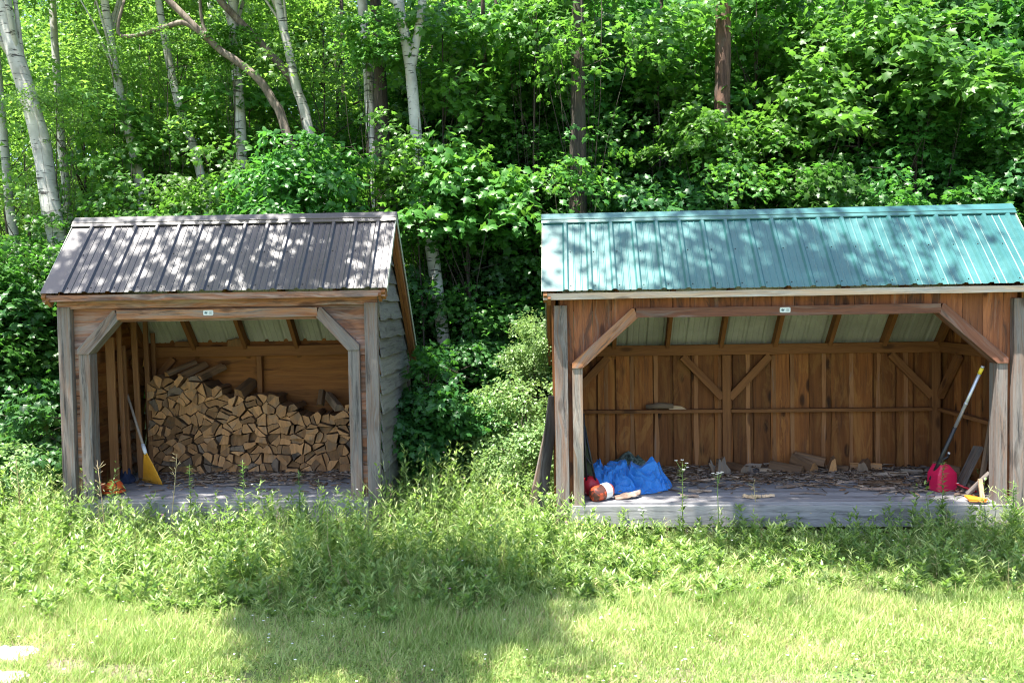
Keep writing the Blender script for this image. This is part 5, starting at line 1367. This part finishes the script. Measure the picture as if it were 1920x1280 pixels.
# bushes in the gap and by the sheds
T_(800, 9.75, 1.05, 'bush_a', .78, 'big-leaved dark bush against the right wall of the firewood shed', name='leafy_bush', cat='bush', rad=.025)
T_(870, 9.9, .45, 'bush_a', .5, 'small dark bush in the middle of the gap', name='leafy_bush', cat='bush', rad=.02)
T_(985, 9.5, .95, 'bush_b', .72, 'sunlit pale shrub against the left corner of the green-roofed shed', name='leafy_shrub', cat='bush', rad=.02)
T_(955, 9.2, .45, 'bush_b', .5, 'low sunlit pale shrub at foot of the taller shrub', name='leafy_shrub', cat='bush', rad=.02)
T_(1000, 10.4, 1.75, 'bush_b', .55, 'upper sunlit shrub branch beside the green-roofed shed rake', name='leafy_shrub', cat='bush', rad=.02)
T_(60, 9.6, .6, 'bush_a', .8, 'dark bush left of the firewood shed', name='leafy_bush', cat='bush', rad=.02)
T_(-10, 9.0, .45, 'bush_b', .7, 'pale bush at the left edge beside the firewood shed', name='leafy_shrub', cat='bush', rad=.02)
# second and third rows
row2 = [(-60, 15.6, 3.2, 'bright_a', .95), (130, 16.2, 4.5, 'bright_b', .9), (300, 15.8, 5.3, 'bright_a', .95), (470, 16.4, 4.6, 'bright_b', .9), (640, 16.0, 5.2, 'bright_b', 1.0), (820, 15.2, 5.3, 'maple_a', 1.1),
        (980, 14.4, 5.2, 'maple_b', 1.1), (1140, 14.8, 5.5, 'maple_a', 1.15), (1300, 14.6, 5.2, 'maple_b', 1.2), (1460, 14.4, 5.6, 'maple_a', 1.15), (1630, 14.6, 5.5, 'maple_b', 1.2), (1800, 14.2, 5.8, 'maple_a', 1.2), (1960, 14.4, 5.0, 'maple_b', 1.3)]
n2 = ['at the far left', 'behind the leaning birch', 'behind the arching trunk', 'behind the upright birch', 'behind the shaded birch', 'behind the forked birch', 'left of the dark straight trunk', 'right of the dark straight trunk', 'behind the dead trunk', 'right of the dead trunk', 'behind the slender stems', 'above the right end of the green roof', 'at the far right']
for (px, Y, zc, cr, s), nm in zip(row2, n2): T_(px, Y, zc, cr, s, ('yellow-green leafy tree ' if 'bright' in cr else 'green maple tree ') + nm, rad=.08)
for i, px in enumerate(range(-260, 2300, 190)):
    left = px < 800
    for zc in (3.6, 7.6):
        Y = 18.5 + 1.8*TR.random()
        T_(px + TR.uniform(-50, 50), Y, zc + TR.random()*1.0, 'far_b' if left or i % 2 == 0 else 'far_a', .85, 'leafy tree standing back in the sunlit wood at left' if left else 'leafy tree standing back in the shaded wood at right', rad=.1, name='broadleaf_tree', group='trees further back, left' if left else 'trees further back, right')
for i, px in enumerate(range(-350, 2400, 210)):
    for zc in ((3.5, 8.2, 12.5) if px > 900 else (3.5, 9.0)):
        T_(px + TR.uniform(-60, 60), 24.5 + 3*TR.random(), zc + TR.random()*1.2, 'far_b' if i % 2 else 'far_a', 1.15, 'leafy tree glimpsed deep in the wood', rad=.12, name='broadleaf_tree', group='trees deep in the wood')
for px, Y, z, cr, nm in ((170, 13.6, 5.3, 'spray_a', 'right of the leaning birch'), (60, 13.2, 4.0, 'spray_a', 'low beside the leaning birch'), (290, 13.9, 4.6, 'spray_b', 'left of the arching trunk'), (350, 14.2, 6.0, 'spray_a', 'above the arching trunk'),
        (480, 13.9, 5.0, 'spray_b', 'behind the arching trunk'), (620, 13.6, 5.9, 'spray_a', 'right of the slim white birch'), (20, 14.2, 6.2, 'spray_a', 'behind the top of the leaning birch'),
        (840, 12.6, 5.6, 'spray_b', 'right of the forked birch'), (1010, 12.7, 5.9, 'spray_b', 'at top centre'), (1100, 12.2, 7.3, 'spray_b', 'before the top of the dark straight trunk'), (1240, 12.9, 5.7, 'spray_b', 'between the dark straight trunk and the dead trunk'), (1420, 13.0, 6.3, 'spray_b', 'right of the dead trunk top'), (1620, 12.8, 5.9, 'spray_b', 'at upper right')):
    T_(px, Y, z, cr, 1.0, 'thin leafy sapling ' + nm, rad=.035, name='maple_sapling')
for px, Y, z, s_, cr, nm in ((228, 13.1, 5.9, .55, 'spray_a', 'hiding the top of the third birch'), (330, 13.2, 6.3, .5, 'spray_a', 'before the broken birch top'), (262, 12.4, 3.9, .72, 'spray_c', 'over the foot of the third birch'), (385, 12.4, 3.9, .72, 'spray_c', 'over the foot of the broken birch'),
        (448, 13.05, 6.2, .4, 'spray_b', 'before the top of the upright birch'), (455, 12.3, 4.0, .72, 'spray_c', 'over the foot of the upright birch'), (700, 12.0, 5.9, .45, 'spray_b', 'before the shaded birch'), (712, 11.8, 4.0, .72, 'spray_c', 'over the foot of the shaded birch'), (120, 12.2, 5.2, .45, 'spray_a', 'between the two leftmost birches'),
        (1095, 11.3, 5.7, .72, 'spray_c', 'before the upper dark straight trunk'), (1070, 11.4, 3.9, .72, 'spray_c', 'over the foot of the dark straight trunk'), (1365, 11.6, 3.9, .72, 'spray_c', 'among the vines of the dead trunk'), (790, 11.6, 4.3, .72, 'spray_c', 'over the middle of the forked birch')):
    T_(px, Y, z, cr, s_, 'small leafy branch tips ' + nm, rad=.018, name='maple_sapling')
# tall trees whose crowns overhang the clearing above the frame and throw the dappled shade
def shade(px_, py_, ground_z, z, crown, s, base, label, szf=.6, pw=9, rad=.17):
    g = Vector((px_, py_, ground_z)); c = g + SUN*((z - ground_z)/SUN.z)
    tree('dark_tree', label, base[0], base[1], z, crown, s, 'bark_dark', rad, None, 'tree', (c.x - base[0], c.y - base[1]), szf, 16, pw)
shade(-3.0, 8.75, 2.5, 9.2, 'shade_thin', 1.0, (-1.84, 12.8), 'thick dark trunk directly right of the shaded birch', pw=14, rad=.17)
shade(2.6, 8.7, 2.5, 11.5, 'shade_wide', .9, (.94, 11.9), 'dark straight trunk behind the left end of the green roof', pw=12, rad=.135)
shade(-.88, 6.45, 0, 9.0, 'shade_thick', .50, (1.5, -5.0), 'tall maple behind the viewpoint shading the middle of the lawn', pw=1.2)
shade(3.6, 7.75, 0, 11.0, 'shade_thick', .34, (7.0, -4.0), 'tall maple behind the viewpoint shading the weeds at right', pw=1.2)
